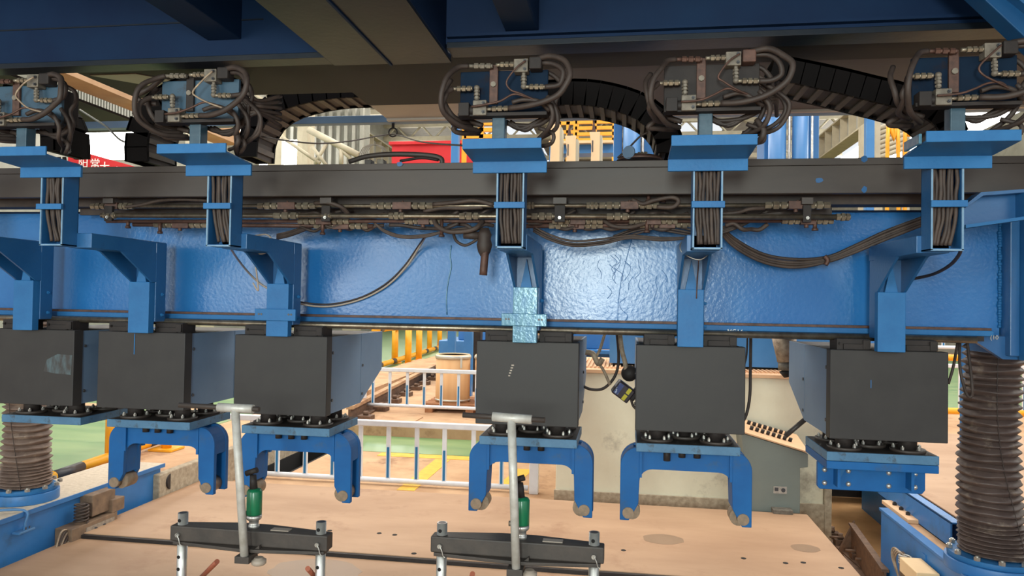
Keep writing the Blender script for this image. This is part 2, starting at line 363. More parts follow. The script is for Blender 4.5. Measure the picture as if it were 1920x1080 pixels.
p = atz(1243, 1011, 0); part('stain', disc(p.x, p.y, .15, 0, .12, th=.001), STAIN, pl)
p = atz(1510, 1028, 0); part('stain', disc(p.x, p.y, .10, 0, .09, th=.001), STAIN, pl)
p2 = thing('steel_plate', 'nearer tan steel plate in the foreground under the two jack frames', 'steel plate', (-1.2, 3, -.1))
part('deck', MB().box(-3.97, 1.555, 1.2, 4.87, -.1, -.03), PLATE, p2, .004)
part('dark_edge', MB().box(-3.97, 1.555, 4.872, 4.899, -.09, -.006), VDARK, p2)  # dark strip along the step at the plate seam
part('bolt_hole', disc(1.2, 4.7, .018, -.03, th=.002), BLACK, p2)
p = atz(590, 1062, 0); part('stain', disc(p.x, p.y, .3, -.03, .22, n=28, th=.001), STAIN, p2)
p = atz(1250, 1072, 0); part('stain', disc(p.x, p.y, .3, -.03, .12, n=28, th=.001), STAIN, p2)

# ================================================================== WHITE GUARD RAILS
def guardrail(xa, xb, y, z0, z1, posts, pick, lab, rt=.03, foot=None, grp='white guardrails with blue reflective strips', mid=None):
    g = thing('guardrail', lab, 'guardrail', ((xa + xb) / 2, y, foot if foot is not None else z0), grp)
    part('top_rail', MB().box(xa, xb, y - rt, y + rt, z1 - rt, z1 + rt), WHITE, g, .01)
    part('bottom_rail', MB().cyl((xa, y, z0), (xb, y, z0), rt * .9), WHITE, g)
    for x in pick:
        pk = part('picket', MB().box(x - .022, x + .022, y - .012, y + .012, z0, z1), WHITE, g)
        h = mid or (z0 + (z1 - z0) * .62)
        part('reflective_strip', MB().box(x - .012, x + .012, y - .016, y - .0125, z0 + .03, h - random.random() * .05), RBLUE, pk)
    for x in posts:
        part('post', MB().box(x - .045, x + .045, y - .045, y + .045, foot if foot is not None else z0, z1 + .08), WHITE, g, .006)
    return g
guardrail(-4.3, -.92, 7.3, -.10, .48, [-.86], [-3.87, -3.58, -3.27, -2.97, -2.67, -2.37, -2.07, -1.78, -1.48, -1.19], 'white guardrail with blue strips just behind the steel plate', foot=FZ)
guardrail(-4.0, -1.2, 11, .12, .67, [-4.0, -1.2], [-3.84, -3.57, -3.29, -3.02, -2.75, -2.48, -2.2, -1.92, -1.6], 'white guardrail with blue strips in front of the two cardboard drums', foot=0)
a = at(1795, 700, 12)
guardrail(a.x - .6, a.x + 1.5, 12, .22, .9, [], [a.x - .4 + .22 * k for k in range(8)], 'white and blue guardrail seen between the rightmost press head and the right bellows', foot=0)
guardrail(a.x - .6, a.x + 1.5, 12.6, 1.15, 1.75, [a.x - .6, a.x + 1.5], [a.x - .4 + .22 * k for k in range(8)], 'upper white railing behind the right bellows, above the yellow rail', foot=0)
# yellow rails seen right
yb = thing('yellow_barrier', 'two horizontal yellow tubes seen between the rightmost press head and the bellows', 'barrier', (a.x, 11, 0))
for py in (671, 771):
    q = at(1795, py, 11); part('rail', MB().cyl((q.x - 1.25, 11, q.z), (q.x + 1.65, 11, q.z), .045), YEL, yb)
part('post', MB().cyl((a.x + 1.6, 11, 0), (a.x + 1.6, 11, 1.3), .05), YEL, yb)
part('post', MB().cyl((a.x - 1.2, 11, 0), (a.x - 1.2, 11, 1.3), .05), YEL, yb)
q0, q1 = atz(1735, 858, 0), atz(1735, 838, 0)
struct('trim_6', MB().box(2.95, q1.x + 2, q0.y, q1.y, 0, .004), YLINE)
# near left yellow barrier
yl = thing('yellow_barrier', 'yellow tube barrier with black bands standing on the green floor at far left', 'barrier', (-4.8, 6.3, .14))
X = -4.75
P0, P1 = atz(92, 896, .22), atz(207, 856, .22)
dv = (P1 - P0).normalized(); Q0 = P0 - dv * .2; Q1 = P1 + dv * 1.9
part('bottom_rail', MB().cyl(Q0, Q1, .045), YEL, yl)
for f0, f1 in ((0.0, .42), (1.45, 1.75)):
    part('black_band', MB().cyl(P0 + dv * (f0 + .05), P0 + dv * f1, .0465), BLACKP, yl)
up = Vector((0, 0, .62))
part('top_rail', MB().cyl(Q0 + up, Q1 + up, .045), YEL, yl)
part('black_band', MB().cyl(P0 + up + dv * .05, P0 + up + dv * .3, .0465), BLACKP, yl)
part('post', MB().cyl(P1 - Vector((0, 0, .06)), P1 + up, .05), YEL, yl)
part('post', MB().cyl(Q1 - Vector((0, 0, .06)), Q1 + up, .05), YEL, yl)
bp = atz(312, 843, .144)
part('foot_plate', MB().box(bp.x - .13, bp.x + .13, bp.y - .12, bp.y + .12, .144, .165), YEL, yl)
part('foot_post', MB().cyl((bp.x, bp.y, .165), (bp.x, bp.y, .78), .05), YEL, yl)
# far yellow barrier
yf = thing('yellow_barrier', 'row of yellow posts with black banded rail far behind the third press head', 'barrier', (-6.3, 20, 0))
A, B = atz(700, 696, 0), atz(850, 648, 0); D = (B - A)
part('bottom_rail', MB().cyl(A + Vector((0, 0, .1)), B + Vector((0, 0, .1)), .07), YEL, yf)
part('top_rail', MB().cyl(A + Vector((0, 0, 1.0)), B + Vector((0, 0, 1.0)), .07), YEL, yf)
for k in range(8):
    t = k / 8 + .03; part('black_band', MB().cyl(A + D * t + Vector((0, 0, 1)), A + D * (t + .035) + Vector((0, 0, 1)), .074), BLACKP, yf)
    part('black_band', MB().cyl(A + D * t + Vector((0, 0, .1)), A + D * (t + .03) + Vector((0, 0, .1)), .074), BLACKP, yf)
for px, py in ((740, 681), (765, 685), (785, 678), (805, 656), (824, 652), (842, 649)):
    p = atz(px, py, 0); part('post', MB().cyl(p, p + Vector((0, 0, 1.05)), .09), YEL, yf); part('foot_plate', MB().cyl(p, p + Vector((0, 0, .03)), .2), YEL, yf)

# ================================================================== DRUMS, PALLET, TRACK
pal = thing('pallet', 'wooden pallet under the cardboard drums', 'pallet', (-2.4, 11.55, 0))
for k in range(6): part('plank', MB().box(-3.1, -1.5, 11.2 + k * .17, 11.32 + k * .17, .12, .145), WOOD, pal)
for x in (-3.0, -2.35, -1.65): part('block', MB().box(x - .06, x + .06, 11.2, 12.15, 0, .12), WOOD, pal)
for i, (x, y, lab) in enumerate([(-2.70, 11.55, 'tan cardboard drum with metal ring, left one on the pallet'), (-2.08, 11.65, 'tan cardboard drum half hidden behind the fourth press head')]):
    t = thing('fibre_drum', lab, 'drum', (x, y, .145), 'cardboard drums on the pallet')
    part('barrel', MB().lathe((x, y, .145), [(.27, 0), (.275, .03), (.275, .70)], 32), DRUM, t)
    part('ring', MB().lathe((x, y, .145), [(.278, .02), (.284, .03), (.278, .05)], 32), RING, t)
    part('ring', MB().lathe((x, y, .145), [(.277, .68), (.29, .70), (.29, .73), (.277, .745)], 32), RING, t)
    part('lid', MB().lathe((x, y, .145), [(.27, .73), (.272, .755), (.255, .755), (.25, .745), (.01, .745)], 32), DLID, t)
    part('clasp', MB().box(x + .17, x + .2, y - .245, y - .225, .145 + .55, .145 + .72), RING, t)
trk = thing('track_rail', 'low crane rail running back beside the yellow posts', 'rail', (-4.2, 13, 0))
A, B = atz(655, 790, 0), atz(830, 692, 0)
def slope_bar(mb, A, B, w_, z0, z1):
    A, B = Vector(A), Vector(B); d = (B - A).normalized(); s_ = Vector((d.y, -d.x, 0)) * w_ / 2
    vs = [A + s_, A - s_, B - s_, B + s_]
    return mb.add([(v.x, v.y, z0) for v in vs] + [(v.x, v.y, z1) for v in vs], [(0, 1, 2, 3), (7, 6, 5, 4), (0, 4, 5, 1), (1, 5, 6, 2), (2, 6, 7, 3), (3, 7, 4, 0)])
part('rail_foot', slope_bar(MB(), A, B, .26, 0, .03), RAILM, trk)
part('rail_web', slope_bar(MB(), A, B, .04, .03, .17), RAILM, trk)
part('rail_head', slope_bar(MB(), A, B, .1, .17, .22), TAN, trk)
for k in range(9):
    q = A + (B - A) * (k / 9 + .02)
    part('clip', MB().box(q.x + .1, q.x + .3, q.y - .1, q.y + .1, .0, .07).cyl((q.x + .2, q.y, .07), (q.x + .2, q.y, .13), .04, 6), RAILM, trk)
stp = thing('floor_step', 'long raised concrete strip beside the crane rail', 'kerb', (-5, 13, 0)); 
A2, B2 = atz(640, 745, 0), atz(812, 680, 0)
part('slab', slope_bar(MB(), A2, B2, .8, 0, .1), TAN, stp)
fp = thing('cover_plate', 'flat rusty cover plates on the floor in front of the drums', 'floor plate', (-3.0, 10.2, 0))
part('plate', MB().box(-3.75, -2.95, 10.0, 10.7, 0, .012), TAN, fp, .003); part('plate', MB().box(-2.9, -1.6, 9.95, 10.7, 0, .014), TAN, fp, .003)
# far blue machine behind the drums
fm = thing('blue_machine', 'blue steel machine base behind the cardboard drums', 'machine', (-3.4, 15, 0))
a, b = at(822, 660, 15), at(905, 640, 15)
part('base', MB().box(a.x, a.x + 1.9, 15, 17.5, 0, b.z), FARBLUE, fm, .02)
part('pedestal', MB().box(a.x + .35, a.x + 1.0, 15.3, 16.2, b.z, b.z + .22), FARBLUE, fm, .02)
part('housing', MB().box(a.x + .42, a.x + .9, 15.35, 16.1, b.z + .22, b.z + .6), FARBLUE, fm, .03)
part('joint', MB().box(a.x + .28, a.x + .3, 14.99, 15, .2, b.z), VDARK, fm)

# ================================================================== CONCRETE BLOCK, CONSOLE
wt = at(1250, 703, 7).z
cb = thing('concrete_wall', 'cream concrete foundation wall behind the steel plate', 'wall', (.6, 7.6, -.15))
part('block', MB().box(-.62, 1.80, 7.0, 8.6, -.3, wt), CREAM, cb, .012)
part('top_slab', MB().box(-.64, 1.82, 6.985, 8.6, wt, wt + .03), CTOP, cb)
part('base_course', MB().box(-.63, 1.81, 6.97, 7.0, -.3, -.02), KERB, cb)
part('edge_angle', MB().box(1.80, 1.86, 6.96, 7.04, -.4, wt - .3), KERB, cb)
for k in range(60):
    x = -.6 + k * .04; part('ridge', MB().box(x, x + .018, 7.15, 8.4, wt + .03, wt + .045), CTOP, cb)
part('seam_post', MB().box(1.02, 1.05, 6.95, 7.0, -.1, .5), CTOP, cb)
bb = thing('blue_machine', 'blue ribbed machine body above the concrete wall', 'machine', (1, 9.4, 0))
a = at(1250, 690, 9.2).z
part('panel', MB().box(-.9, 3.2, 9.2, 9.6, 0, a), FARBLUE, bb)
part('panel', MB().box(-.9, 3.2, 9.25, 9.6, a, a + .17), FARBLUE, bb, .01)
part('ledge', MB().box(-.9, 3.2, 9.05, 9.25, a + .16, a + .20), FARBLUE, bb)
part('panel', MB().box(-.9, 3.2, 9.35, 9.6, a + .2, a + .45), FARBLUE, bb, .01)
part('ledge', MB().box(-.9, 3.2, 9.0, 9.2, a - .03, a + .0), VDARK, bb)
a, b = at(1415, 667, 9), at(1455, 660, 9)
part('grating', MB().box(a.x, b.x + .1, 8.95, 9.05, a.z - .02, b.z), TAPE, bb)
cs = thing('control_console', 'grey sloped control console with two rows of black knobs beside the concrete wall', 'console', (1.3, 6.7, -.1))
pts = [(1390, 812), (1515, 851), (1515, 876), (1500, 878), (1500, 963), (1405, 963)]
W = [at(x, y, 6.6) for x, y in pts]
part('cabinet', MB().prism([(v.x, v.z) for v in W], 'y', 6.6, 6.95), CONS, cs, .004)
t0, t1 = at(1390, 811, 6.59), at(1516, 850, 6.59)
t2, t3 = Vector((t1.x - .02, 6.95, t1.z + .085)), Vector((t0.x, 6.95, t0.z + .07))
nrm = (t1 - t0).cross(t3 - t0).normalized(); nrm = nrm if nrm.z > 0 else -nrm
b = MB(); th = nrm * .012
b.add([t0, t1, t2, t3] + [v + th for v in (t0, t1, t2, t3)], [(0, 1, 2, 3), (7, 6, 5, 4), (0, 4, 5, 1), (1, 5, 6, 2), (2, 6, 7, 3), (3, 7, 4, 0)])
part('sloped_top', b, CTOP, cs)
for row, v_ in enumerate((.35, .72)):
    for k in range(8):
        u_ = .18 + k * .085; q = t0.lerp(t1, u_).lerp(t3.lerp(t2, u_), v_) + th
        part('knob', MB().cyl(q, q + nrm * .03, .016, 8), VDARK, cs)
q = at(1463, 919, 6.59); lp = part('name_plate', MB().box(q.x - .055, q.x + .055, 6.592, 6.6, q.z - .03, q.z + .03), ZINC, cs)
part('plate_mark', MB().box(q.x - .045, q.x - .015, 6.590, 6.592, q.z - .01, q.z + .02).cyl((q.x + .025, 6.590, q.z), (q.x + .025, 6.592, q.z), .018), BLACKP, lp)
part('base_bracket', MB().box(1.27, 1.43, 6.5, 6.6, 0.0, .035), PALE, cs, .003)

# ================================================================== RAIL PIT (right)
rp = thing('pit_rail', 'rusty crane rail with clamps in the sandy pit right of the steel plate', 'rail', (1.8, 5.8, -.4))
A, B = atz(1597, 980, -.12), atz(1660, 1068, -.12)
part('rail_head', slope_bar(MB(), A, B, .05, -.14, -.12), RAILM, rp)
part('rail_web', slope_bar(MB(), A, B, .015, -.38, -.14), RAILM, rp)
part('rail_foot', slope_bar(MB(), A, B, .16, -.4, -.38), RAILM, rp)
part('stop_plate', MB().prism([(A.x - .12, -.4), (A.x + .02, -.4), (A.x + .02, -.10)], 'y', A.y - .02, A.y + .02), RAILM, rp)
C0, C1 = atz(1560, 1010, -.38), atz(1640, 1078, -.38)
part('clamp_bed', slope_bar(MB(), C0 - (C1 - C0) * .3, C1 + (C1 - C0) * .4, .12, -.4, -.37), RAILM, rp)
for k, f in enumerate((0, .22, .62, .85, 1.1)):
    q = C0.lerp(C1, f) if f <= 1 else C0 + (C1 - C0) * f
    part('clamp', MB().box(q.x - .05, q.x + .06, q.y - .04, q.y + .05, -.37, -.32).cyl((q.x, q.y, -.32), (q.x, q.y, -.27), .022, 6).cyl((q.x - .1, q.y - .02, -.3), (q.x + .02, q.y - .02, -.3), .012, 6), RAILM, rp)
dk = thing('roller_shaft', 'dark steel roller at the far end of the sandy pit', 'roller', (2.3, 9.3, -.4))
part('roller', MB().cyl((1.9, 8.72, -.1), (2.9, 8.72, -.1), .13, 16), VDARK, dk)
part('backing', MB().box(1.85, 2.95, 8.88, 8.96, -.4, .2), VDARK, dk)
# ================================================================== GROUND BEAMS AND BELLOWS
def hexbolt(mb, p, ax, r=.02, h=.02):
    p = Vector(p); ax = Vector(ax); mb.cyl(p, p + ax * h, r, 6, sm=False); mb.cyl(p + ax * h, p + ax * (h + .006), r * .55, 8, sm=False); return mb
gl = thing('ground_beam', 'long blue steel base beam on the left carrying the left bellows column', 'beam', (-4.4, 4.5, -.3))
part('body', MB().box(-4.49, -4.04, .5, 6.0, -.3, .245), GBEAM, gl, .004)
part('top_plate', MB().box(-4.50, -4.02, .5, 6.02, .245, .265), DUSTY, gl)
part('top_edge', MB().box(-4.02, -4.01, .5, 6.02, .235, .266), GBEAM, gl)
part('end_roller', MB().cyl((-4.2, 6.0, .1), (-3.98, 6.06, .1), .07, 14), VDARK, gl)
gr = thing('ground_beam', 'blue steel base beam on the right carrying the right bellows column', 'beam', (2.1, 4.5, -.4))
part('body', MB().box(1.905, 2.36, .5, 5.83, -.4, .255), GBEAM, gr, .004)
part('dusty_channel', MB().box(1.955, 2.3, .5, 5.83, .255, .262), TAN, gr)
part('edge_flange', MB().box(1.89, 1.955, .5, 5.83, .255, .275), GBEAM, gr, .003)
part('stepped_plate', MB().box(1.965, 2.06, 5.48, 6.0, .262, .29), CTOP, gr, .003)
for k in range(3): part('bolt', hexbolt(MB(), (2.01, 5.60 + k * .13, .29), (0, 0, 1), .016, .018), VDARK, gr)
part('weld_bar', MB().box(1.897, 1.906, 5.0, 5.05, -.0, .2), GBEAM, gr)
g2 = thing('ground_beam', 'short blue box beam with an open end behind the right bellows', 'beam', (2.0, 5.4, .26))
xL = 2.035; yE = 4.98
part('tube', MB().box(xL, xL + .012, yE, 6.3, .26, .42).box(xL, xL + .08, yE, 6.3, .41, .42).box(xL, xL + .08, yE, 6.3, .26, .27).box(xL + .068, xL + .08, yE, 6.3, .26, .42), GBEAM, g2, .002)
part('end_shade', MB().box(xL + .012, xL + .068, yE + .04, yE + .05, .27, .41), NAVY, g2)  # dark sheet inside the open end, stands for its shaded interior
g3 = thing('service_deck', 'sand covered deck plate right of the short blue box beam', 'deck', (3.2, 7, .2))
part('top', MB().box(xL + .085, 4.6, 4.95, 8.5, .38, .425), PLATE, g3)
part('support', MB().box(2.55, 4.5, 5.0, 8.4, -.4, .38), GBEAM, g3)
def bellows(cx, cy, zb, zt, r, nf, mt, lab, base_r, lean=0):
    nn = 0; t = thing('bellows_column', lab, 'bellows', (cx, cy, zb), 'bellows covers over the lifting screws')
    bz = zb
    part('base_flange', MB().cyl((cx, cy, bz), (cx, cy, bz + .07), base_r, 32), GBEAM, t, .004)
    part('base_flange', MB().cyl((cx, cy, bz + .07), (cx, cy, bz + .10), base_r - .015, 32), LBLUE, t, .003)
    for k in range(12):
        a_ = 2 * PI * (k + .5) / 12; part('bolt', hexbolt(MB(), (cx + (r + .045) * math.cos(a_), cy + (r + .045) * math.sin(a_), bz + .10), (0, 0, 1), .018, .02), ZINC, t)
    z0 = bz + .10; n = 36; rnd = random.Random(int(cx * 100))
    wts = [(.55 if k < nf * .22 else 1) * (.85 + .3 * rnd.random()) for k in range(nf)]; tot = sum(wts); z = z0
    for k in range(nf):
        h = (zt - z0) * wts[k] / tot; ph = rnd.random() * 6; ph2 = rnd.random() * 6; rr_ = r * (1 - .12 * min(1, k / nf * 1.6)); ri = rr_ - .026; ro = rr_ * (1 + .012 * math.sin(k * .9)); dx = lean * math.sin(k / nf * PI) * .03
        vs = []
        for (q, zz) in ((ri, 0), (ro - .004, .38), (ro, .5), (ro - .004, .62), (ri, 1)):
            for i in range(n):
                a_ = 2 * PI * i / n; wob = (.004 * math.sin(5 * a_ + ph) + .003 * math.sin(11 * a_ + ph2)) * (1 if q > ri else .2)
                dz = .10 * h * math.sin(3 * a_ + ph2) * (1 if q > ri else 0)
                vs.append((cx + dx + (q + wob) * math.cos(a_), cy + (q + wob) * math.sin(a_), z + zz * h + dz))
        fs = [(j * n + i, j * n + (i + 1) % n, (j + 1) * n + (i + 1) % n, (j + 1) * n + i) for j in range(4) for i in range(n)]
        part('fold', MB().add(vs, fs, True), mt, t); z += h
    part('top_flange', MB().cyl((cx, cy, zt), (cx, cy, zt + .03), r + .01, 32), GBEAM, t)
    st = [(cx + (r + .001) * math.cos(a_) + lean * math.sin(f * PI) * .03, cy + (r + .001) * math.sin(a_), z0 + (zt - z0) * f) for f, a_ in ((0, -1.0), (.2, -1.25), (.45, -1.6), (.7, -1.8), (1, -1.9))]
    part('stitch_seam', MB().tube([(cx + (x_ - cx) * (1 - .12 * min(1, f_ * 1.6)), cy + (y_ - cy) * (1 - .12 * min(1, f_ * 1.6)), z_) for (x_, y_, z_), f_ in zip(st, (0, .2, .45, .7, 1))], .0022, 5), HOSED, t)
bellows(-4.26, 4.75, .265, 1.60, .168, 34, BELL, 'grey brown bellows column on the left base beam', .215)
bellows(2.112, 4.6, .262, 1.56, .178, 32, BELLD, 'brown crumpled bellows column on the right base beam', .25, -1)
# pipe on left beam and socket box
cp = thing('socket_box', 'small blue socket box on the side of the left base beam', 'socket', (-4.03, 4.46, .05))
a, b = atx(31, 1012, -4.0), atx(62, 982, -4.0)
bx = part('box', MB().box(-4.04, -3.98, a.y, b.y, a.z + .03, b.z - .02), SOCK, cp, .004)
for dy in (-.015, .015):
    part('socket_hole', MB().box(-3.981, -3.978, (a.y + b.y) / 2 + dy - .004, (a.y + b.y) / 2 + dy + .004, (a.z + b.z) / 2 + .02, (a.z + b.z) / 2 + .035), BLACKP, bx)
part('conduit', MB().tube([(-4.01, (a.y + b.y) / 2, b.z - .03), (-4.0, (a.y + b.y) / 2, b.z + .02), (-4.02, (a.y + b.y) / 2, .28), (-4.3, 4.3, .29), (-4.6, 4.2, .29)], .009), SOCK, cp)
cd_ = thing('control_pendant', 'dusty brown control box with coiled cable on the side of the left base beam', 'control box', (-4.0, 5.0, -.08))
part('lower_box', MB().box(-4.04, -3.90, 4.78, 5.26, -.10, .06), BOXM, cd_, .005)
part('face_plate', MB().box(-3.90, -3.895, 4.92, 5.22, -.06, .03), ZINC, cd_)
for k in range(4):
    part('button', MB().cyl((-3.895, 4.97 + k * .045, -.035 + (k % 2) * .035), (-3.887, 4.97 + k * .045, -.035 + (k % 2) * .035), .011, 10), BLACKP, cd_)
part('upper_box', MB().box(-4.04, -3.93, 5.02, 5.27, .08, .24), BOXM, cd_, .006)
part('side_box', MB().box(-4.04, -3.90, 5.20, 5.34, .06, .16), BOXM, cd_, .005)
coil = [( -3.95 + .045 * math.cos(a_ * .9), 4.93 + .045 * math.sin(a_ * .9), .065 + a_ * .0034) for a_ in [k * .5 for k in range(84)]]
part('coiled_cable', MB().tube(coil, .0065, 6, 2), HOSE, cd_)
for k in range(5):
    y = 4.74 + .02 * k
    part('cable', MB().tube([(-3.96, 4.84, .04), (-3.93, y - .03, .06 - .02 * k), (-3.93, y - .08, -.08), (-3.95, y - .05, -.2 - .01 * k), (-3.96, y + .02, -.12), (-3.97, 4.86, -.04)], .006, 6), HOSE if k % 2 else TAPE, cd_)
rc = thing('limit_switch_box', 'beige switch box with coiled wires at the foot of the right base beam', 'control box', (1.66, 4.5, 0))
q = atx(1728, 1072, 1.84); k_ = atx(1697, 1052, 1.84)
part('box', MB().box(1.76, 1.89, q.y - .14, q.y + .14, q.z - .05, q.z + .04), DLID, rc, .006)
coil = [(1.84 + .035 * math.cos(t_ * .8), k_.y + .035 * math.sin(t_ * .8), k_.z - .02 + t_ * .002) for t_ in [k * .5 for k in range(60)]]
part('coiled_wire', MB().tube(coil, .006, 6, 2), PIPEW, rc)
for k in range(4): part('wire', MB().tube([(1.84, k_.y, k_.z + .03), (1.82, k_.y + .05 + k * .03, k_.z + .04), (1.82, k_.y + .12 + k * .02, k_.z - .03), (1.83, k_.y + .08, k_.z - .14)], .006, 6), TAPE, rc)
part('bracket', MB().box(1.875, 1.90, k_.y - .02, k_.y + .2, k_.z - .16, k_.z + .0), BOXM, rc)

# ================================================================== MAIN CROSSBEAM (blue)
mbm = thing('main_beam', 'long blue steel crossbeam of the press, with peeling glossy paint, behind the cable brackets', 'beam', (-1.3, 4.3, 1.6))
part('web', MB().box(-5.2, 1.925, 4.15, 4.18, 1.62, 2.262), WEB, mbm)
part('top_flange', MB().box(-5.2, 1.92, 4.14, 4.5, 2.260, 2.271), NAVY, mbm)
part('bottom_flange', MB().box(-5.2, 1.86, 4.06, 4.5, 1.617, 1.645), LBLUE, mbm, .003)
part('rust_strip', MB().box(-5.2, 1.86, 4.085, 4.15, 1.645, 1.658), RUST, mbm)
wb = MB(); rnd = random.Random(3)
for k in range(46):
    z = 1.66 + k * .0135; wb.cyl((1.925 + rnd.uniform(-.003, .003), 4.145, z), (1.925 + rnd.uniform(-.003, .003), 4.145, z + .014), .010 + rnd.uniform(-.003, .003), 6)
part('weld_bead', wb, LBLUE, mbm)
part('end_plate', MB().box(1.93, 1.975, 4.05, 4.5, 1.52, 2.33), BLUE, mbm, .004)
part('end_post', MB().box(1.975, 2.02, 4.0, 4.06, 1.50, 2.35), LBLUE, mbm, .004)
part('end_post', MB().box(2.03, 2.10, 4.0, 4.10, 1.48, 2.35), BLUE, mbm, .004)
part('latch', MB().box(2.0, 2.03, 3.99, 4.0, 1.93, 2.0), BLUE, mbm, .003)
part('lower_gusset', MB().prism([(1.75, 1.617), (2.03, 1.617), (2.03, 1.50), (1.92, 1.50)], 'y', 4.10, 4.14), BLUE, mbm)
G = lambda x, y: (at(x, y, 3.66).x, at(x, y, 3.66).z)
part('gusset', MB().prism([G(1800, 384), G(1832, 368), G(1908, 362), G(1908, 408), G(1806, 424)], 'y', 3.675, 3.69), BLUE, mbm)
part('gusset_lip', MB().prism([G(1798, 388), G(1828, 364), G(1912, 358), G(1912, 364), G(1832, 370), G(1800, 392)], 'y', 3.60, 3.69), BLUE, mbm)
part('gusset_lip', MB().prism([G(1800, 424), G(1912, 408), G(1912, 414), G(1800, 430)], 'y', 3.60, 3.69), LBLUE, mbm)
part('gusset_lip', MB().prism([G(1907, 358), G(1914, 357), G(1914, 413), G(1907, 413)], 'y', 3.60, 3.69), LBLUE, mbm)
part('end_bracket', MB().box(2.03, 2.10, 3.69, 4.05, 2.2, 2.26), BLUE, mbm)
text('chalk_mark', 'MG14', .032, at(1378, 622, 4.055), (PI/2, 0, 0), ZINC, mbm)
text('chalk_mark', '(10', .03, at(1864, 633, 4.055), (PI/2, 0, 0), ZINC, mbm)
# fine crack of lifted paint
ck = [at(x, y, 4.147) for x, y in ((846, 460), (844, 480), (846, 500), (840, 530), (837, 560), (838, 590))]
part('paint_crack', MB().tube(ck, .0035, 5), STAINW, mbm)
ck = [at(x, y, 4.1492) for x, y in ((1184, 450), (1176, 480), (1166, 520), (1160, 560), (1158, 605))]
part('paint_crack', MB().tube(ck, .0022, 5), WEB, mbm)
rnd = random.Random(11)
for k in range(14):
    x0 = rnd.uniform(1120, 1250); y0 = rnd.uniform(470, 560); ck = [at(x0 + rnd.uniform(-8, 8), y0 + j * 12, 4.1497) for j in range(3 + k % 3)]
    part('paint_wrinkle', MB().tube(ck, .0016, 4), WEB, mbm)
mbm2 = thing('guide_rod', 'long polished steel guide rod under the blue crossbeam, along which the heads slide', 'guide rod', (-1.3, 4.0, 1.6))
part('rod', MB().cyl((-5.0, 4.0, 1.600), (1.75, 4.0, 1.600), .018, 16), STEEL, mbm2)
part('support_bar', MB().box(-5.0, 1.8, 4.03, 4.2, 1.592, 1.617), VDARK, mbm2)
bk = thing('black_beam', 'long black steel beam running across the machine above the hydraulic pipes', 'beam', (-1.3, 3.85, 2.25))
part('front_plate', MB().box(-5.2, 2.6, 3.70, 3.74, 2.298, 2.432), DARK, bk, .002)
part('top_band', MB().box(-5.2, 2.6, 3.705, 4.0, 2.434, 2.468), DARK, bk, .002)
part('body', MB().box(-5.2, 2.6, 3.88, 4.0, 2.268, 2.434), HOSED, bk)
a, b = at(150, 400, 3.98), at(1560, 378, 3.98)
part('dark_backing', MB().box(a.x, b.x, 3.98, 4.0, a.z - .01, 2.268), HOSED, bk)  # added dark backing, stands for shadow on the web and clutter
for (x, y) in ((749, 308), (1620, 298), (1536, 338), (1620, 356)):
    p = at(x, y, 3.70 if y > 305 else 3.705); pts = [(p.x + .018 * math.cos(a_) * (.6 + .5 * rnd.random()), p.z + .018 * math.sin(a_) * (.6 + .5 * rnd.random())) for a_ in [k * PI / 4 for k in range(8)]]
    part('paint_chip', MB().prism(pts, 'y', p.y - .0015, p.y), BLUE, bk)

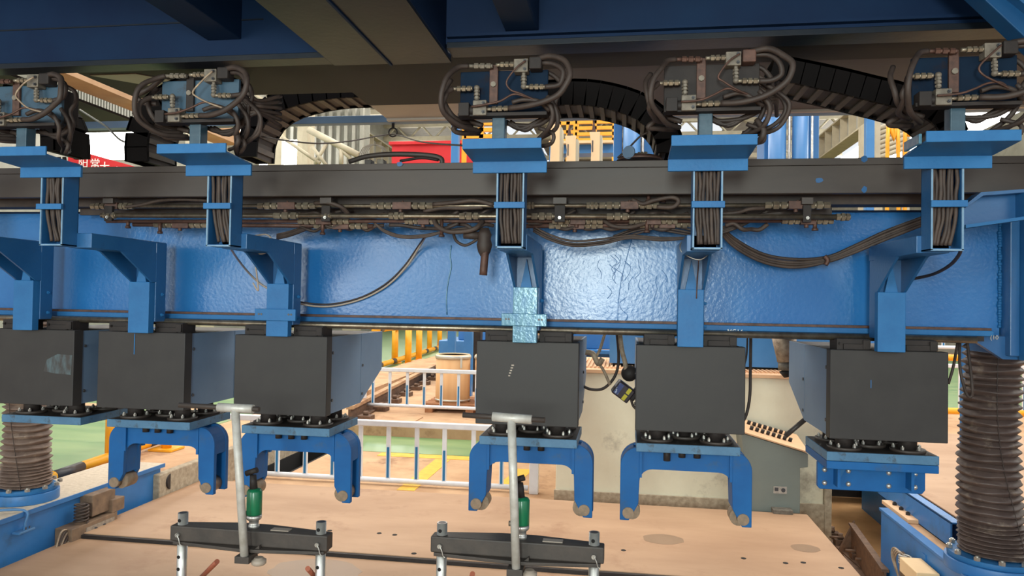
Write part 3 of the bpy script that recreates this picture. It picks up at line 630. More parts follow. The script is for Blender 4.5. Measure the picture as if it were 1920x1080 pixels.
# ================================================================== PRESS HEADS
HX = [-3.48, -2.77, -1.91, -.508, .343, 1.306]
ordw = ['leftmost press head, cut by the picture edge, with a pale scuff on its dark cover', 'second press head from the left, dark grey cover with a thin chalk line',
        'third press head from the left, its grey-blue side panel fully visible', 'fourth press head from the left, in the middle under the glossy paint patch',
        'fifth press head from the left, dark cover seen straight on', 'rightmost press head, dark cover, pale blue left side panel visible']
ZB = 1.092
def press_head(i, cx):
    h = thing('press_head', ordw[i], 'press head', (cx, 3.9, ZB), 'press heads hanging in a row from the blue crossbeam')
    ZT = ZB + .447; x0, x1 = cx - .276, cx + .276
    part('front_cover', MB().box(x0, x1, 3.90, 3.975, ZB, ZT), DGREY, h, .004)
    body = [(3.975, ZB + .005), (4.46, ZB + .005), (4.46, ZT - .005), (3.975, ZT - .005)]
    part('side_panel', MB().prism(body, 'x', x0 + .008, x0 + .02), SIDE, h); part('side_panel', MB().prism(body, 'x', x1 - .02, x1 - .008), SIDE, h)
    rear = [(4.466, ZB + .005), (4.87, ZB + .185), (4.87, ZT - .005), (4.466, ZT - .005)]
    part('rear_side_panel', MB().prism(rear, 'x', x0 + .008, x0 + .02), SIDE, h); part('rear_side_panel', MB().prism(rear, 'x', x1 - .02, x1 - .008), SIDE, h)
    part('top_plate', MB().box(x0 + .02, x1 - .02, 3.975, 4.86, ZT - .02, ZT - .006), VDARK, h)
    part('bottom_plate', MB().box(x0 + .02, x1 - .02, 3.975, 4.46, ZB + .005, ZB + .02), VDARK, h)
    part('rear_panel', MB().prism([(4.46, ZB + .006), (4.87, ZB + .186), (4.87, ZT - .01), (4.855, ZT - .01), (4.855, ZB + .19), (4.46, ZB + .02)], 'x', x0 + .02, x1 - .02), SIDE, h)
    for sx in (x0 + .006, x1 - .006):
        for (y, z) in ((4.0, ZB + .08), (4.0, ZB + .35), (4.49, ZB + .06), (4.49, ZB + .24)):
            part('screw', MB().cyl((sx - .004, y, z), (sx + .004, y, z), .009, 8), BLACKP, h)
    # sliding bearing blocks on the guide rod
    for s0, s1 in ((-.236, -.079), (.06, .235)):
        bb_ = part('bearing_block', MB().box(cx + s0, cx + s1, 3.935, 4.07, ZT - .006, ZT + .055).box(cx + s0 + .03, cx + s1 - .03, 3.925, 3.94, ZT + .0, ZT + .03), VDARK, h, .003)
        for k in (0, 1):
            part('bolt', hexbolt(MB(), (cx + (s0 + .015 if k == 0 else s1 - .015), 3.935, ZT + .03), (0, -1, 0), .008, .008), VDARK, bb_)
        part('end_cap', MB().box(cx + s1 - .035, cx + s1, 3.92, 3.93, ZT + .004, ZT + .05), VDARK, bb_, .002)
    # support feet with flanges and bolts
    for (dx, y) in ((-.155, 4.085), (.155, 4.085), (-.155, 4.33), (.155, 4.33), (0, 4.2)):
        x = cx + dx; f_ = part('foot_flange', MB().cyl((x, y, ZB - .0785), (x, y, ZB - .064), .085, 20), DARK, h)
        part('foot_stem', MB().cyl((x, y, ZB - .064), (x, y, ZB + .01), .045, 16), VDARK, f_)
        for k in range(5):
            a_ = 2 * PI * (k + .2) / 5; part('bolt', hexbolt(MB(), (x + .065 * math.cos(a_), y + .065 * math.sin(a_), ZB - .064), (0, 0, 1), .009, .014), ZINC, f_)
    part('base_plate', MB().box(cx - .268, cx + .268, 3.98, 4.43, ZB - .126, ZB - .080), PLBLUE, h, .003)
    part('dusty_pad', MB().box(cx - .262, cx + .262, 3.988, 4.42, ZB - .0798, ZB - .0785), VDARK, h)
    if i == 5: part('base_plate', MB().box(cx - .268, cx + .268, 3.982, 4.43, ZB - .168, ZB - .128), YBLUE, h, .003)
    if i == 1: part('chalk_line', MB().box(cx - .045, cx - .04, 3.898, 3.9, ZT - .13, ZT - .01), LBLUE, h)
    if i == 0:
        part('scuff', MB().prism([(cx + .08, ZB + .20), (cx + .16, ZB + .19), (cx + .262, ZB + .185), (cx + .266, ZB + .30), (cx + .17, ZB + .305), (cx + .10, ZB + .27)], 'y', 3.8992, 3.9), SCUFF, h)
    if i == 3:
        for k in range(5): part('scratch', MB().box(cx - .10 + .004 * k, cx - .09 + .005 * k, 3.8988, 3.9, ZB + .26 + .014 * k, ZB + .267 + .014 * k), SHEET, h)
    if i == 5: part('scratch', MB().box(cx - .085, cx - .081, 3.8988, 3.9, ZB + .26, ZB + .30), BLUE, h)
    return h
for i, cx in enumerate(HX): press_head(i, cx)

# ------------------------------------------------------------------ clamp yokes
def arc(cx, cz, r, a0, a1, n=7): return [(cx + r * math.cos(math.radians(a0 + (a1 - a0) * k / n)), cz + r * math.sin(math.radians(a0 + (a1 - a0) * k / n))) for k in range(n + 1)]
def yoke(i, cx):
    lab = ['', 'blue clamp yoke under the second press head from the left', 'blue clamp yoke under the third press head, behind the left T-handle',
           'blue clamp yoke under the fourth press head, crossed by the right T-handle', 'blue clamp yoke under the fifth press head, fully visible'][i]
    y = thing('clamp_yoke', lab, 'clamp', (cx, 4.11, .56), 'blue clamp yokes under the press heads')
    zt = ZB - .1265; W_ = .35; zb = .562; Y0 = 4.11; Y1 = 4.275
    def leg(s):
        P = [(-W_, zb), (-W_, .86)] + arc(-W_ + .105, zt - .105, .105, 180, 95) + [(-.245, zt), (-.245, .80), (-.25, .655), (-.30, zb)]
        return [(cx + s * a, b) for a, b in P]
    for yy, dr in ((Y0, 1), (Y1, -1)):
        inner = [(cx - .25, zt), (cx + .25, zt), (cx + .25, .76)] + [(cx + a, b) for a, b in arc(.176, .775, .07, 0, 90, 6)] + [(cx + a, b) for a, b in arc(-.176, .775, .07, 90, 180, 6)] + [(cx - .25, .76)]
        part('web_plate', MB().prism(inner, 'y', yy + dr * .012, yy + dr * .028), YBLUE, y)
        for s in (-1, 1):
            lg = part('leg', MB().prism(leg(s), 'y', min(yy, yy + dr * .032), max(yy, yy + dr * .032)), YBLUE, y, .004)
            px_ = cx + s * .305
            part('pin_end', MB().cyl((px_, yy - dr * .008, .604), (px_, yy + dr * .03, .604), .031, 18), PIN, lg)
            part('rib', MB().box(cx + s * .233, cx + s * .247, yy - .004, yy + .02, .80, zt), YBLUE, lg)
    for s in (-1, 1):
        rim = [(-W_ + .004, .80), (-W_ + .004, .86)] + arc(-W_ + .105, zt - .105, .101, 180, 110, 6)
        rim2 = [(a + .012, b - .006) for a, b in rim[::-1]]
        part('side_plate', MB().prism([(cx + s * a, b) for a, b in rim + rim2], 'y', Y0 + .032, Y1 - .032), YBLUE, y)
        part('inner_plate', MB().box(cx + s * .248, cx + s * .258, Y0 + .03, Y1 - .03, .66, .83), YBLUE, y)
        part('roller', MB().cyl((cx + s * .285, Y0 + .034, .605), (cx + s * .285, Y1 - .034, .605), .046, 18), PIN, y)
    for k, dx in enumerate((-.10, -.02, .06)):
        part('bolt', MB().cyl((cx + dx, Y0 - .004, zt - .0), (cx + dx, Y0 - .004, zt - .044 - (.022 if (i == 4 and k == 0) else 0)), .019, 8), VDARK, y)
    part('top_web', MB().box(cx - .245, cx + .245, Y0 + .03, Y1 - .03, zt - .02, zt), YBLUE, y)
for i in (1, 2, 3, 4): yoke(i, HX[i])
cx = HX[5]
ab = thing('anvil_block', 'blue bolted steel block with eight round bolt heads under the rightmost press head', 'clamp', (cx, 3.9, .8))
zt = ZB - .1685
part('face_plate', MB().prism([(cx - .27, zt), (cx + .268, zt), (cx + .268, .80), (cx + .253, .780), (cx - .258, .780), (cx - .27, .795)], 'y', 4.15, 4.18), YBLUE, ab, .004)
part('body', MB().box(cx - .22, cx + .22, 4.18, 4.3, .85, zt), YBLUE, ab)
for x in (-.19, .17):
    part('rib', MB().box(cx + x, cx + x + .014, 4.07, 4.15, .81, zt), YBLUE, ab)
    part('rib', MB().prism([(cx + x + .014, zt), (cx + x + .07, zt), (cx + x + .014, .81)], 'y', 4.135, 4.15), LBLUE, ab)
for x in (-.235, -.115, .086, .215):
    for z in (.815, .884): part('bolt', MB().ball((cx + x, 4.147, z), .014), CHROME, ab)

# ------------------------------------------------------------------ cable brackets
BL = ['leftmost cable bracket post, its hose channel out of frame', 'blue cable bracket with hose channel above the gap between the first two heads', 'blue cable bracket whose hose channel hangs beside the tied loose cable loop',
      'blue cable bracket in the middle, post with glossy flaked paint and wide clamp plate', 'blue cable bracket fifth from the left, cable tied round its arm', 'rightmost blue cable bracket, hose channel beside the dark looping cables']
CX = [-3.60, -2.83, -1.930, -.515, .353, 1.317]; PX = [-3.50, -2.752, -1.905, -.514, .340, 1.302]
def bracket(i):
    cx, px = CX[i], PX[i]; b = thing('cable_bracket', BL[i], 'bracket', (px, 3.88, 1.535), 'blue cable brackets carrying hoses over the beam')
    hw = .066
    part('post', MB().box(px - .067, px + .062, 3.845, 3.895, 1.536, 1.83), STAINW if i == 3 else LBLUE, b, .003)
    part('post_back', MB().box(px - .062, px + .069, 3.895, 3.99, 1.60, 2.06), BLUE, b, .003)
    part('arm', MB().box(px - .066, px + .066, 3.37, 3.99, 1.99, 2.065), BLUE, b, .003)
    for s in (-1, 1):
        part('gusset', MB().prism([(3.58, 1.99), (3.60, 1.985), (3.86, 1.83), (3.90, 1.83), (3.90, 2.0)], 'x', px + s * .062 - .006, px + s * .062 + .006), BLUE, b)
    part('front_stiffener', MB().prism([(px - .03, 1.83), (px + .03, 1.83), (px, 1.98)], 'y', 3.86, 3.88), LBLUE, b)
    for z in (1.64, 1.76): part('bolt', hexbolt(MB(), (px + .069, 3.95, z), (1, 0, 0), .010, .012), LBLUE, b)
    if i in (2, 3):
        c_ = part('clamp_plate', MB().box(px - .125, px + .115, 3.825, 3.845, 1.625, 1.69), LBLUE if i == 2 else STAINW, b, .003)
        for dx in (-.10, -.085, .09, .075): part('hole', MB().cyl((px + dx, 3.823, 1.66), (px + dx, 3.826, 1.66), .006, 8), BLACKP, c_)
    ch = part('channel', MB().box(cx - .062, cx + .062, 3.37, 3.376, 1.995, 2.42).box(cx - .062, cx - .055, 3.27, 3.376, 1.995, 2.42).box(cx + .055, cx + .062, 3.27, 3.376, 1.995, 2.42).box(cx - .062, cx + .062, 3.27, 3.376, 1.995, 2.003), BLUE, b, .0015)
    part('channel_lip', MB().box(cx - .063, cx - .056, 3.266, 3.27, 1.995, 2.35).box(cx + .056, cx + .063, 3.266, 3.27, 1.995, 2.35).box(cx - .063, cx + .063, 3.266, 3.27, 1.993, 2.0), EDGE, ch)
    part('retaining_bar', MB().box(cx - .07, cx + .07, 3.245, 3.262, 2.172, 2.200), LBLUE, b, .002)
    rnd = random.Random(i + 20)
    xs = [-.046, -.031, -.016, .0, .016, .031, .046]; bend = (.04 if i < 3 else .012 if i < 5 else -.03)
    for k, dx in enumerate(xs):
        yy = 3.292 + .008 * (k % 2); pts = []
        for j in range(9):
            z = 2.44 - j * .053; f = j / 8
            x = cx + dx + rnd.uniform(-.003, .003) + (bend * max(0, f - .45) ** 2 * 3)
            x = max(cx - .048, min(cx + .048, x)); pts.append((x, yy + rnd.uniform(-.004, .004) , z))
        part('hose', MB().tube(pts, .0082, 8, 3), HOSE if (k + i) % 3 else HOSED, b)
    # Z-shaped tray
    x0, x1 = cx - .172, cx + .165
    part('tray_apron', MB().box(x0, x1, 3.255, 3.27, 2.332, 2.388), LBLUE, b, .002)
    part('tray_shelf', MB().add([(x0, 3.27, 2.382), (x1, 3.27, 2.382), (x1, 3.04, 2.395), (x0, 3.04, 2.395), (x0, 3.27, 2.39), (x1, 3.27, 2.39), (x1, 3.04, 2.403), (x0, 3.04, 2.403)],
         [(0, 1, 2, 3), (7, 6, 5, 4), (0, 4, 5, 1), (1, 5, 6, 2), (2, 6, 7, 3), (3, 7, 4, 0)]), BLUE, b)
    part('tray_lip', MB().box(x0, x1, 3.03, 3.04, 2.395, 2.438), LBLUE, b, .002)
    if i == 5: part('side_tab', MB().obox((x0 - .01, 3.14, 2.415), .012, .16, .04, Matrix.Identity(3)), STAINW, b, .003)
    part('valve_post', MB().box(cx - .058, cx - .002, 3.10, 3.16, 2.40, 2.55), POSTM, b, .004)
for i in range(6): bracket(i)

# ------------------------------------------------------------------ hydraulic valve blocks
VL = ['', 'valve block with looped hoses at the far left edge, hazy in the glare', 'valve block with tangled hoses beside the bright left window', 'valve block with looped hoses left of the middle arched cable chain',
      'grimy brown valve block between two arched cable chains', 'rightmost valve block with looped hoses near the top right corner']
def fit(mb, p0, p1, seq):
    p0, p1 = Vector(p0), Vector(p1); tot = sum(l for _, l, _ in seq); q = p0
    for r, l, n in seq:
        e = q + (p1 - p0) * (l / tot); mb.cyl(q, e, r, n, sm=(n > 6)); q = e
    return mb
SEQ = [(.008, 3, 10), (.0125, 2, 6), (.009, 1, 10), (.013, 2, 6), (.008, 1, 10), (.012, 2, 6), (.009, 1, 10)]
def valve(i):
    off = CX[i] + .515; rnd = random.Random(40 + i); j_ = lambda a=.012: rnd.uniform(-a, a)
    def U(px, py, Y=3.06): p = at(px, py, Y); return Vector((p.x + off, p.y, p.z))
    pm = {1: VPL, 2: VPL, 3: BLUEV, 4: VDARK, 5: BLUEV}[i]
    v = thing('valve_block', VL[i], 'valve block', (CX[i], 3.12, 2.53), 'hydraulic valve blocks on the cable brackets')
    a, b = U(862, 222, 3.1), U(1028, 130, 3.1)
    part('mounting_plate', MB().box(a.x, b.x, 3.10, 3.118, a.z + .01, b.z), pm, v, .003)
    part('bottom_ledge', MB().box(a.x, b.x, 3.06, 3.118, a.z - .002, a.z + .012), VDARK, v)
    part('rear_housing', MB().box(a.x + .03, b.x - .02, 3.118, 3.24, a.z + .03, b.z - .01), VDARK, v, .01)
    part('centre_strip', MB().box(*[U(x, 150, 3.09).x for x in (918, 934)], 3.085, 3.10, U(925, 195, 3.09).z, U(925, 122, 3.09).z), RUST if i != 2 else VDARK, v, .003)
    p = U(925, 158, 3.08); part('strip_screw', MB().cyl((p.x, 3.075, p.z), (p.x, 3.085, p.z), .012, 8), PALE, v)
    part('fitting_row', fit(MB(), U(878, 124), U(924, 124), SEQ), PALE if i in (2, 3) else RUST, v)
    part('fitting_row', fit(MB(), U(930, 122), U(966, 121), SEQ), BRASS, v)
    part('fitting_row', fit(MB(), U(848, 167), U(886, 166), SEQ), BRASS, v)
    part('elbow', fit(MB(), U(894, 163), U(894, 188), SEQ).ball(U(894, 165), .013), PALE, v)
    part('elbow', fit(MB(), U(982, 136), U(982, 160), SEQ).ball(U(982, 162), .013), PALE, v)
    part('fitting_row', fit(MB(), U(984, 163), U(1022, 163), SEQ), BRASS, v)
    part('fitting_row', fit(MB(), U(912, 205), U(956, 203), SEQ), BRASS, v)
    for (x0, x1, y0, y1) in ((886, 912, 187, 216), (963, 990, 109, 135)):
        a, b = U(x0, y1, 3.045), U(x1, y0, 3.045)
        mblk = part('manifold', MB().box(a.x, b.x, 3.045, 3.095, a.z, b.z), PALE, v, .003)
        for f in (.2, .8): part('bolt', hexbolt(MB(), (a.x + (b.x - a.x) * .78, 3.045, a.z + (b.z - a.z) * f), (0, -1, 0), .007, .006), BLACKP, mblk)
    a, b = U(860, 218, 3.05), U(880, 193, 3.05); part('solenoid', MB().box(a.x, b.x, 3.04, 3.10, a.z, b.z).cyl((b.x, 3.07, (a.z + b.z) / 2), (b.x + .025, 3.07, (a.z + b.z) / 2), .022, 12), VDARK, v, .002)
    a, b = U(992, 130, 3.05), U(1016, 106, 3.05); part('solenoid', MB().box(a.x, b.x, 3.04, 3.10, a.z, b.z), RUST if i == 4 else VDARK, v, .006)
    hm = HOSED
    def hose(pts, r=.0115, m_=None, jit=.006, n=8):
        part('hose', MB().tube([U(x, y, Y) + Vector((j_(jit) if 0 < k < len(pts) - 1 else 0, 0, j_(jit) if 0 < k < len(pts) - 1 else 0)) for k, (x, y, Y) in enumerate(pts)], r, n, 5), m_ or hm, v)
    hose([(878, 124, 3.06), (862, 127, 3.04), (845, 138, 3.0), (832, 157, 2.98), (827, 182, 2.98), (832, 206, 3.0), (846, 226, 3.04), (870, 240, 3.1), (900, 246, 3.2)])
    hose([(848, 167, 3.06), (839, 172, 3.04), (833, 182, 3.02), (830, 196, 3.02), (833, 212, 3.04), (843, 226, 3.1), (856, 236, 3.15), (885, 238, 3.22)])
    hose([(846, 150, 3.15), (836, 165, 3.12), (834, 190, 3.1), (846, 215, 3.12), (866, 228, 3.16), (892, 232, 3.25)], .011)
    hose([(1008, 110, 3.06), (1035, 107, 3.03), (1058, 116, 3.0), (1068, 134, 2.98), (1062, 157, 2.98), (1045, 176, 2.99), (1018, 192, 3.0), (985, 201, 3.02), (955, 203, 3.05)], .0125)
    hose([(1000, 118, 3.08), (1034, 117, 3.06), (1054, 130, 3.04), (1056, 148, 3.04), (1044, 160, 3.05), (1022, 163, 3.06)], .011)
    hose([(1024, 134, 3.14), (1044, 145, 3.14), (1052, 165, 3.13), (1040, 190, 3.13), (1040, 215, 3.14), (1030, 240, 3.16), (1008, 262, 3.2)], .010)
    hose([(1018, 188, 3.05), (1034, 200, 3.04), (1038, 220, 3.05), (1028, 244, 3.08), (1005, 264, 3.18), (975, 272, 3.28)], .0095)
    hose([(1026, 180, 3.1), (1044, 205, 3.1), (1042, 235, 3.12), (1020, 258, 3.18), (990, 268, 3.28)], .0095)
    hose([(1010, 240, 3.14), (1034, 252, 3.12), (1036, 268, 3.12), (1020, 276, 3.16), (1000, 270, 3.25)], .009)
    hose([(985, 114, 3.03), (966, 130, 3.02), (948, 152, 3.02), (956, 166, 3.02), (978, 178, 3.03), (1008, 190, 3.06)], .004, RUST if i > 2 else TAPE, n=6)
    hose([(884, 200, 3.03), (915, 196, 3.02), (938, 188, 3.02), (962, 179, 3.03), (985, 180, 3.04), (1012, 192, 3.08)], .0045, RUST, n=6)
    hose([(960, 192, 3.06), (985, 185, 3.06), (1010, 192, 3.06), (1030, 208, 3.08)], .010)
    for k in range(3): hose([(940 + 8 * k, 228, 3.2), (970 + 8 * k, 236 + 4 * k, 3.2), (1010, 232 - 3 * k, 3.18), (1036, 215 - 4 * k, 3.15)], .010, HOSED)
    hose([(905, 236, 3.2), (880, 228, 3.2), (862, 236, 3.2), (848, 244, 3.2), (862, 248, 3.22), (900, 250, 3.26)], .0115, HOSED)
    if i in (2, 4):
        hose([(1040, 170, 3.1), (1062, 185, 3.08), (1076, 206, 3.08), (1074, 232, 3.1), (1052, 252, 3.12), (1020, 262, 3.2)], .009)
        hose([(1046, 176, 3.12), (1068, 196, 3.12), (1070, 222, 3.12), (1048, 246, 3.14), (1010, 256, 3.2)], .009)
        for k in range(6): hose([(1000 + 6 * k, 140 + 8 * k, 3.13), (1040, 160 + 9 * k, 3.14), (1062, 176 + 5 * k, 3.16), (1080, 165 + 12 * k, 3.3)], .009, HOSED if k % 2 else HOSE)
        hose([(1022, 232, 3.1), (1030, 250, 3.08), (1024, 268, 3.1), (1010, 280, 3.18)], .012)
    if i == 2:
        hose([(868, 128, 3.08), (846, 145, 3.08), (822, 158, 3.08), (806, 166, 3.1), (824, 178, 3.12), (850, 180, 3.12)], .012)
BLUEV = mat('valve_plate_blue', srgb(8, 26, 46), srgb(14, 36, 56), rough=.7, spec=.15, nscale=6, bump=.2, dirt=srgb(34, 26, 26), dscale=9)
VPL = mat('valve_plate_faded', srgb(44, 72, 92), srgb(56, 84, 104), rough=.5, nscale=6, dirt=srgb(44, 44, 46), dscale=9)
for i in (1, 2, 3, 4, 5): valve(i)

# ================================================================== CABLE CHAINS
def chain(pts, y0, y1, h, lab, nl):
    P = [Vector((at(x, y, (y0 + y1) / 2).x, 0, at(x, y, (y0 + y1) / 2).z)) for x, y in pts]
    q = [P[0] * 2 - P[1]] + P + [P[-1] * 2 - P[-2]]; C = []
    for i in range(1, len(q) - 2):
        for k in range(12):
            t = k / 12; a, b, c, d = q[i - 1:i + 3]; C.append(0.5 * ((2 * b) + (c - a) * t + (2 * a - 5 * b + 4 * c - d) * t * t + (3 * b - a - 3 * c + d) * t ** 3))
    C.append(P[-1]); L = [0]
    for i in range(1, len(C)): L.append(L[-1] + (C[i] - C[i - 1]).length)
    def pt(s):
        for i in range(1, len(L)):
            if L[i] >= s: f = (s - L[i - 1]) / max(1e-6, L[i] - L[i - 1]); return C[i - 1].lerp(C[i], f)
        return C[-1]
    t = thing('cable_chain', lab, 'cable chain', (P[0].x, (y0 + y1) / 2, min(p.z for p in P)), 'black cable chains above the black beam')
    st = L[-1] / nl
    for k in range(nl):
        a, b = pt(k * st), pt((k + 1) * st * 1.0); d = (b - a); l = d.length; d.normalize(); n_ = Vector((-d.z, 0, d.x))
        if n_.z < 0 and abs(n_.z) > .3: n_ = -n_
        if abs(n_.z) <= .3: n_ = Vector((1 if pts[0][0] < pts[-1][0] else -1, 0, 0))
        Mx = Matrix((d, (0, 1, 0), n_)).transposed(); c = (a + b) / 2
        mb = MB()
        for yy in (y0 + .01, y1 - .01): mb.obox((c.x, yy, c.z), l * 1.06, .02, h, Mx)
        ct = c + n_ * (h / 2 - .008); mb.obox((ct.x, (y0 + y1) / 2, ct.z), l * 1.04, y1 - y0, .014, Mx)
        lk = part('link', mb, CHAIN, t)
        cbn = c - n_ * (h / 2 - .006); part('crossbar', MB().obox((cbn.x, (y0 + y1) / 2, cbn.z), l * .36, (y1 - y0) * .98, .012, Mx), SLAT, lk)
        cm = c - n_ * (h / 2 - .03); part('cable', MB().obox((cm.x, (y0 + y1) / 2, cm.z), l * 1.05, (y1 - y0) * .9, .03, Mx), HOSED, lk)
chain([(1010, 190), (1060, 186), (1110, 187), (1160, 197), (1200, 212), (1232, 236), (1250, 265), (1254, 295)], 3.76, 4.04, .135, 'arched black cable chain in the middle, falling beside the fourth cable tray', 13)
chain([(1440, 140), (1500, 152), (1560, 165), (1620, 180), (1680, 195), (1730, 215), (1762, 245), (1770, 290)], 3.76, 4.04, .125, 'black cable chain sloping down to the rightmost valve block', 14)
chain([(760, 170), (700, 172), (640, 175), (585, 184), (535, 200), (500, 228), (484, 262), (480, 300)], 5.2, 5.5, .16, 'black cable chain left of the grey sheet, falling behind the second valve block', 13)
chain([(440, 168), (395, 172), (352, 185), (318, 205), (294, 235), (284, 270), (284, 310)], 3.76, 4.04, .14, 'black cable chain between the two left valve blocks, beside the bright window', 10)
chain([(40, 185), (80, 195), (108, 215), (122, 245), (124, 290)], 3.76, 4.04, .10, 'black cable chain at far left behind the leftmost valve block', 7)

# ================================================================== OVERHEAD GANTRY FRAME
gf = thing('gantry_frame', 'dark blue overhead gantry frame of box girders across the top of the picture', 'gantry', (-.5, 3.6, 3.0))
part('cross_girder', MB().box(-6, -1.55, 3.60, 3.66, 3.03, 3.62).box(-6, -1.55, 3.66, 4.0, 3.2, 3.24), NAVY, gf)
part('lower_flange', MB().box(-6, -1.55, 3.585, 3.70, 3.00, 3.03), NAVY2, gf, .003)
part('seam_strip', MB().box(-6, -1.9, 3.595, 3.60, 3.215, 3.222), NAVY2, gf)
part('cross_girder', MB().box(-1.3, 4, 3.60, 3.66, 3.05, 3.62), NAVY, gf)
part('lower_flange', MB().box(-.90, 4, 3.57, 3.72, 3.02, 3.05), NAVY2, gf, .003)
part('flange_lip', MB().box(-.90, 4, 3.565, 3.60, 3.075, 3.09), NAVY, gf)
part('depth_girder', MB().box(-1.55, -1.245, -.5, 3.72, 3.012, 3.5), NAVY, gf, .004)
part('depth_girder', MB().box(-1.225, -.91, -.5, 3.72, 3.012, 3.5), NAVY, gf, .004)
part('bottom_plate', MB().box(-1.55, -1.245, -.5, 3.72, 3.0, 3.012), NAVY2, gf)
part('bottom_plate', MB().box(-1.225, -.91, -.5, 3.72, 2.995, 3.012), NAVY2, gf)
part('girder_seam', MB().box(-1.24, -1.228, -.5, 3.72, 2.988, 3.0), NAVY, gf)
a, b = at(380, 70, 3.55), at(470, 70, 3.55)
part('rib', MB().box(a.x, b.x - .08, 1.0, 3.6, a.z, a.z + .4), NAVY, gf, .004)
a, b = at(945, 55, 3.55), at(1008, 55, 3.55)
part('rib', MB().box(a.x, b.x, 1.0, 3.6, a.z, a.z + .4), NAVY, gf, .01)
p0, p1 = at(1805, -20, 3.3), at(1925, 92, 3.3); dd = (p1 - p0) / (p1.x - p0.x)
q0 = p0 + dd * ((3.62 - p0.z) / dd.z); q1 = p0 + dd * (2.6 - p0.x)
part('diagonal_brace', MB().prism([(q0.x, q0.z), (q1.x, q1.z), (q1.x, q1.z + .4), (q0.x + .42, 3.62)], 'y', 3.25, 3.35), BRACE, gf, .004)
e0, e1 = at(1862, -20, 3.25), at(1925, 30, 3.25); de = (e1 - e0) / (e1.x - e0.x); f0 = e0 + de * ((3.6 - e0.z) / de.z); f1 = e0 + de * (2.58 - e0.x)
part('brace_edge', MB().prism([(f0.x, f0.z), (f1.x, f1.z), (f1.x, f1.z + .03), (f0.x + .03, f0.z)], 'y', 3.2, 3.25), BLUE, gf)
part('leg', MB().box(2.6, 2.95, 3.15, 3.95, -.02, 3.62), BLUE, gf, .006)
part('gantry_roof', MB().box(-6, 4, 0.2, 3.6, 3.62, 3.66), NAVY, gf)
part('cross_girder', MB().box(-6, 4, 1.9, 2.1, 3.3, 3.62), NAVY, gf)
sh = thing('ceiling_sheet', 'large grey sheet steel panel overhead behind the valve blocks', 'steel sheet', (1, 4.3, 3.03))
part('sheet', MB().box(-1.68, -.5, 3.72, 5.0, 3.035, 3.05), SHEET, sh)  # lighter part, bright reflection near the far edge put into the colour
part('sheet', MB().box(-.498, 4, 3.72, 5.0, 3.035, 3.05), SHEET2, sh)
part('edge_strip', MB().box(-1.68, 4, 4.98, 5.02, 3.02, 3.06), SHEET, sh)
part('painted_shade', MB().box(-1.68, -.7, 3.72, 4.62, 3.030, 3.034), DSHEET, sh)  # shade painted over the near part of the sheet
part('painted_shade', MB().box(-.7, 4, 3.72, 3.98, 3.030, 3.034), DSHEET, sh)  # same painted shade along the right part
sh2 = thing('ceiling_sheet', 'dark sheet steel panel overhead at left, behind the second valve block', 'steel sheet', (-2.6, 4.1, 3.05))
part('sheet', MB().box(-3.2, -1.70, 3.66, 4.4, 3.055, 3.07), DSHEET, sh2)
part('pale_area', MB().prism([(-3.15, 3.9), (-2.85, 3.9), (-2.5, 4.25), (-2.75, 4.3)], 'z', 3.050, 3.055), SHEET, sh2)
sh3 = thing('overhead_beam', 'dusty tan beam running back under the roof near the bright left window', 'beam', (-3.7, 5, 3.2))
a = at(265, 206, 6)
part('beam', MB().box(a.x - .12, a.x + .12, 4.0, 7.5, a.z, a.z + .2), TAN, sh3)
part('panel', MB().box(-8, a.x - .15, 3.7, 6.5, 3.35, 3.37), DSHEET, sh3)
tb = thing('tie_beam', 'thin blue grey beam behind the cable chains, level with the sheet edge', 'beam', (-.5, 5.7, 2.9))
za = at(620, 227, 5.7).z
part('bar', MB().box(-8, 3.4, 5.66, 5.74, za - .03, za + .03), SIDE, tb, .004)
hk = at(737, 240, 5.7); part('hook', MB().cyl((hk.x, 5.7, za), (hk.x, 5.7, hk.z), .012).tube([(hk.x + .035 * math.cos(t_), 5.7, hk.z - .035 + .035 * math.sin(t_)) for t_ in [k * PI / 6 for k in range(13)]], .006, 6), VDARK, tb)

# ================================================================== HYDRAULIC PIPES UNDER THE BLACK BEAM
NUT = [(.018, 10, 6), (.014, 3, 10), (.0215, 9, 6), (.015, 4, 10), (.020, 8, 6), (.014, 3, 10)]
def pipe(lab, y, r, pa, pb, clusters, m_=STEEL):
    a, b = at(pa[0], pa[1], y), at(pb[0], pb[1], y); z = a.z
    t = thing('hydraulic_pipe', lab, 'pipe', ((a.x + b.x) / 2, y, z), 'steel hydraulic pipes under the black beam')
    part('tube', MB().cyl(a, b, r, 12), m_, t)
    for (x0, x1, tee) in clusters:
        f0 = (x0 - pa[0]) / (pb[0] - pa[0]); f1 = (x1 - pa[0]) / (pb[0] - pa[0])
        p = at(x0, pa[1] + (pb[1] - pa[1]) * f0, y); q = at(x1, pa[1] + (pb[1] - pa[1]) * f1, y)
        if tee:
            mid0 = p.lerp(q, .36); mid1 = p.lerp(q, .66)
            part('nut_set', fit(MB(), p, mid0, NUT), BRASS, t)
            tb_ = part('tee_block', MB().box(mid0.x, mid1.x, y - .02, y + .02, mid0.z - .02, mid0.z + .02).cyl(mid0.lerp(mid1, .5), mid0.lerp(mid1, .5) + Vector((0, 0, .028)), .006, 8).cyl(mid0.lerp(mid1, .4), mid0.lerp(mid1, .4) - Vector((0, 0, .035)), .011, 8), RUST, t, .002)
            part('nut_set', fit(MB(), mid1, q, NUT[::-1]), BRASS, t)
        else: part('nut_set', fit(MB(), p, q, NUT), BRASS, t)
    return t
pipe('upper steel hydraulic pipe under the black beam, ending in a cap nut at right', 3.80, .0115, (175, 387), (1556, 385), [(172, 250, 1), (484, 592, 1), (696, 812, 1), (985, 1003, 0), (1100, 1122, 0), (1124, 1235, 1), (1434, 1556, 1)])
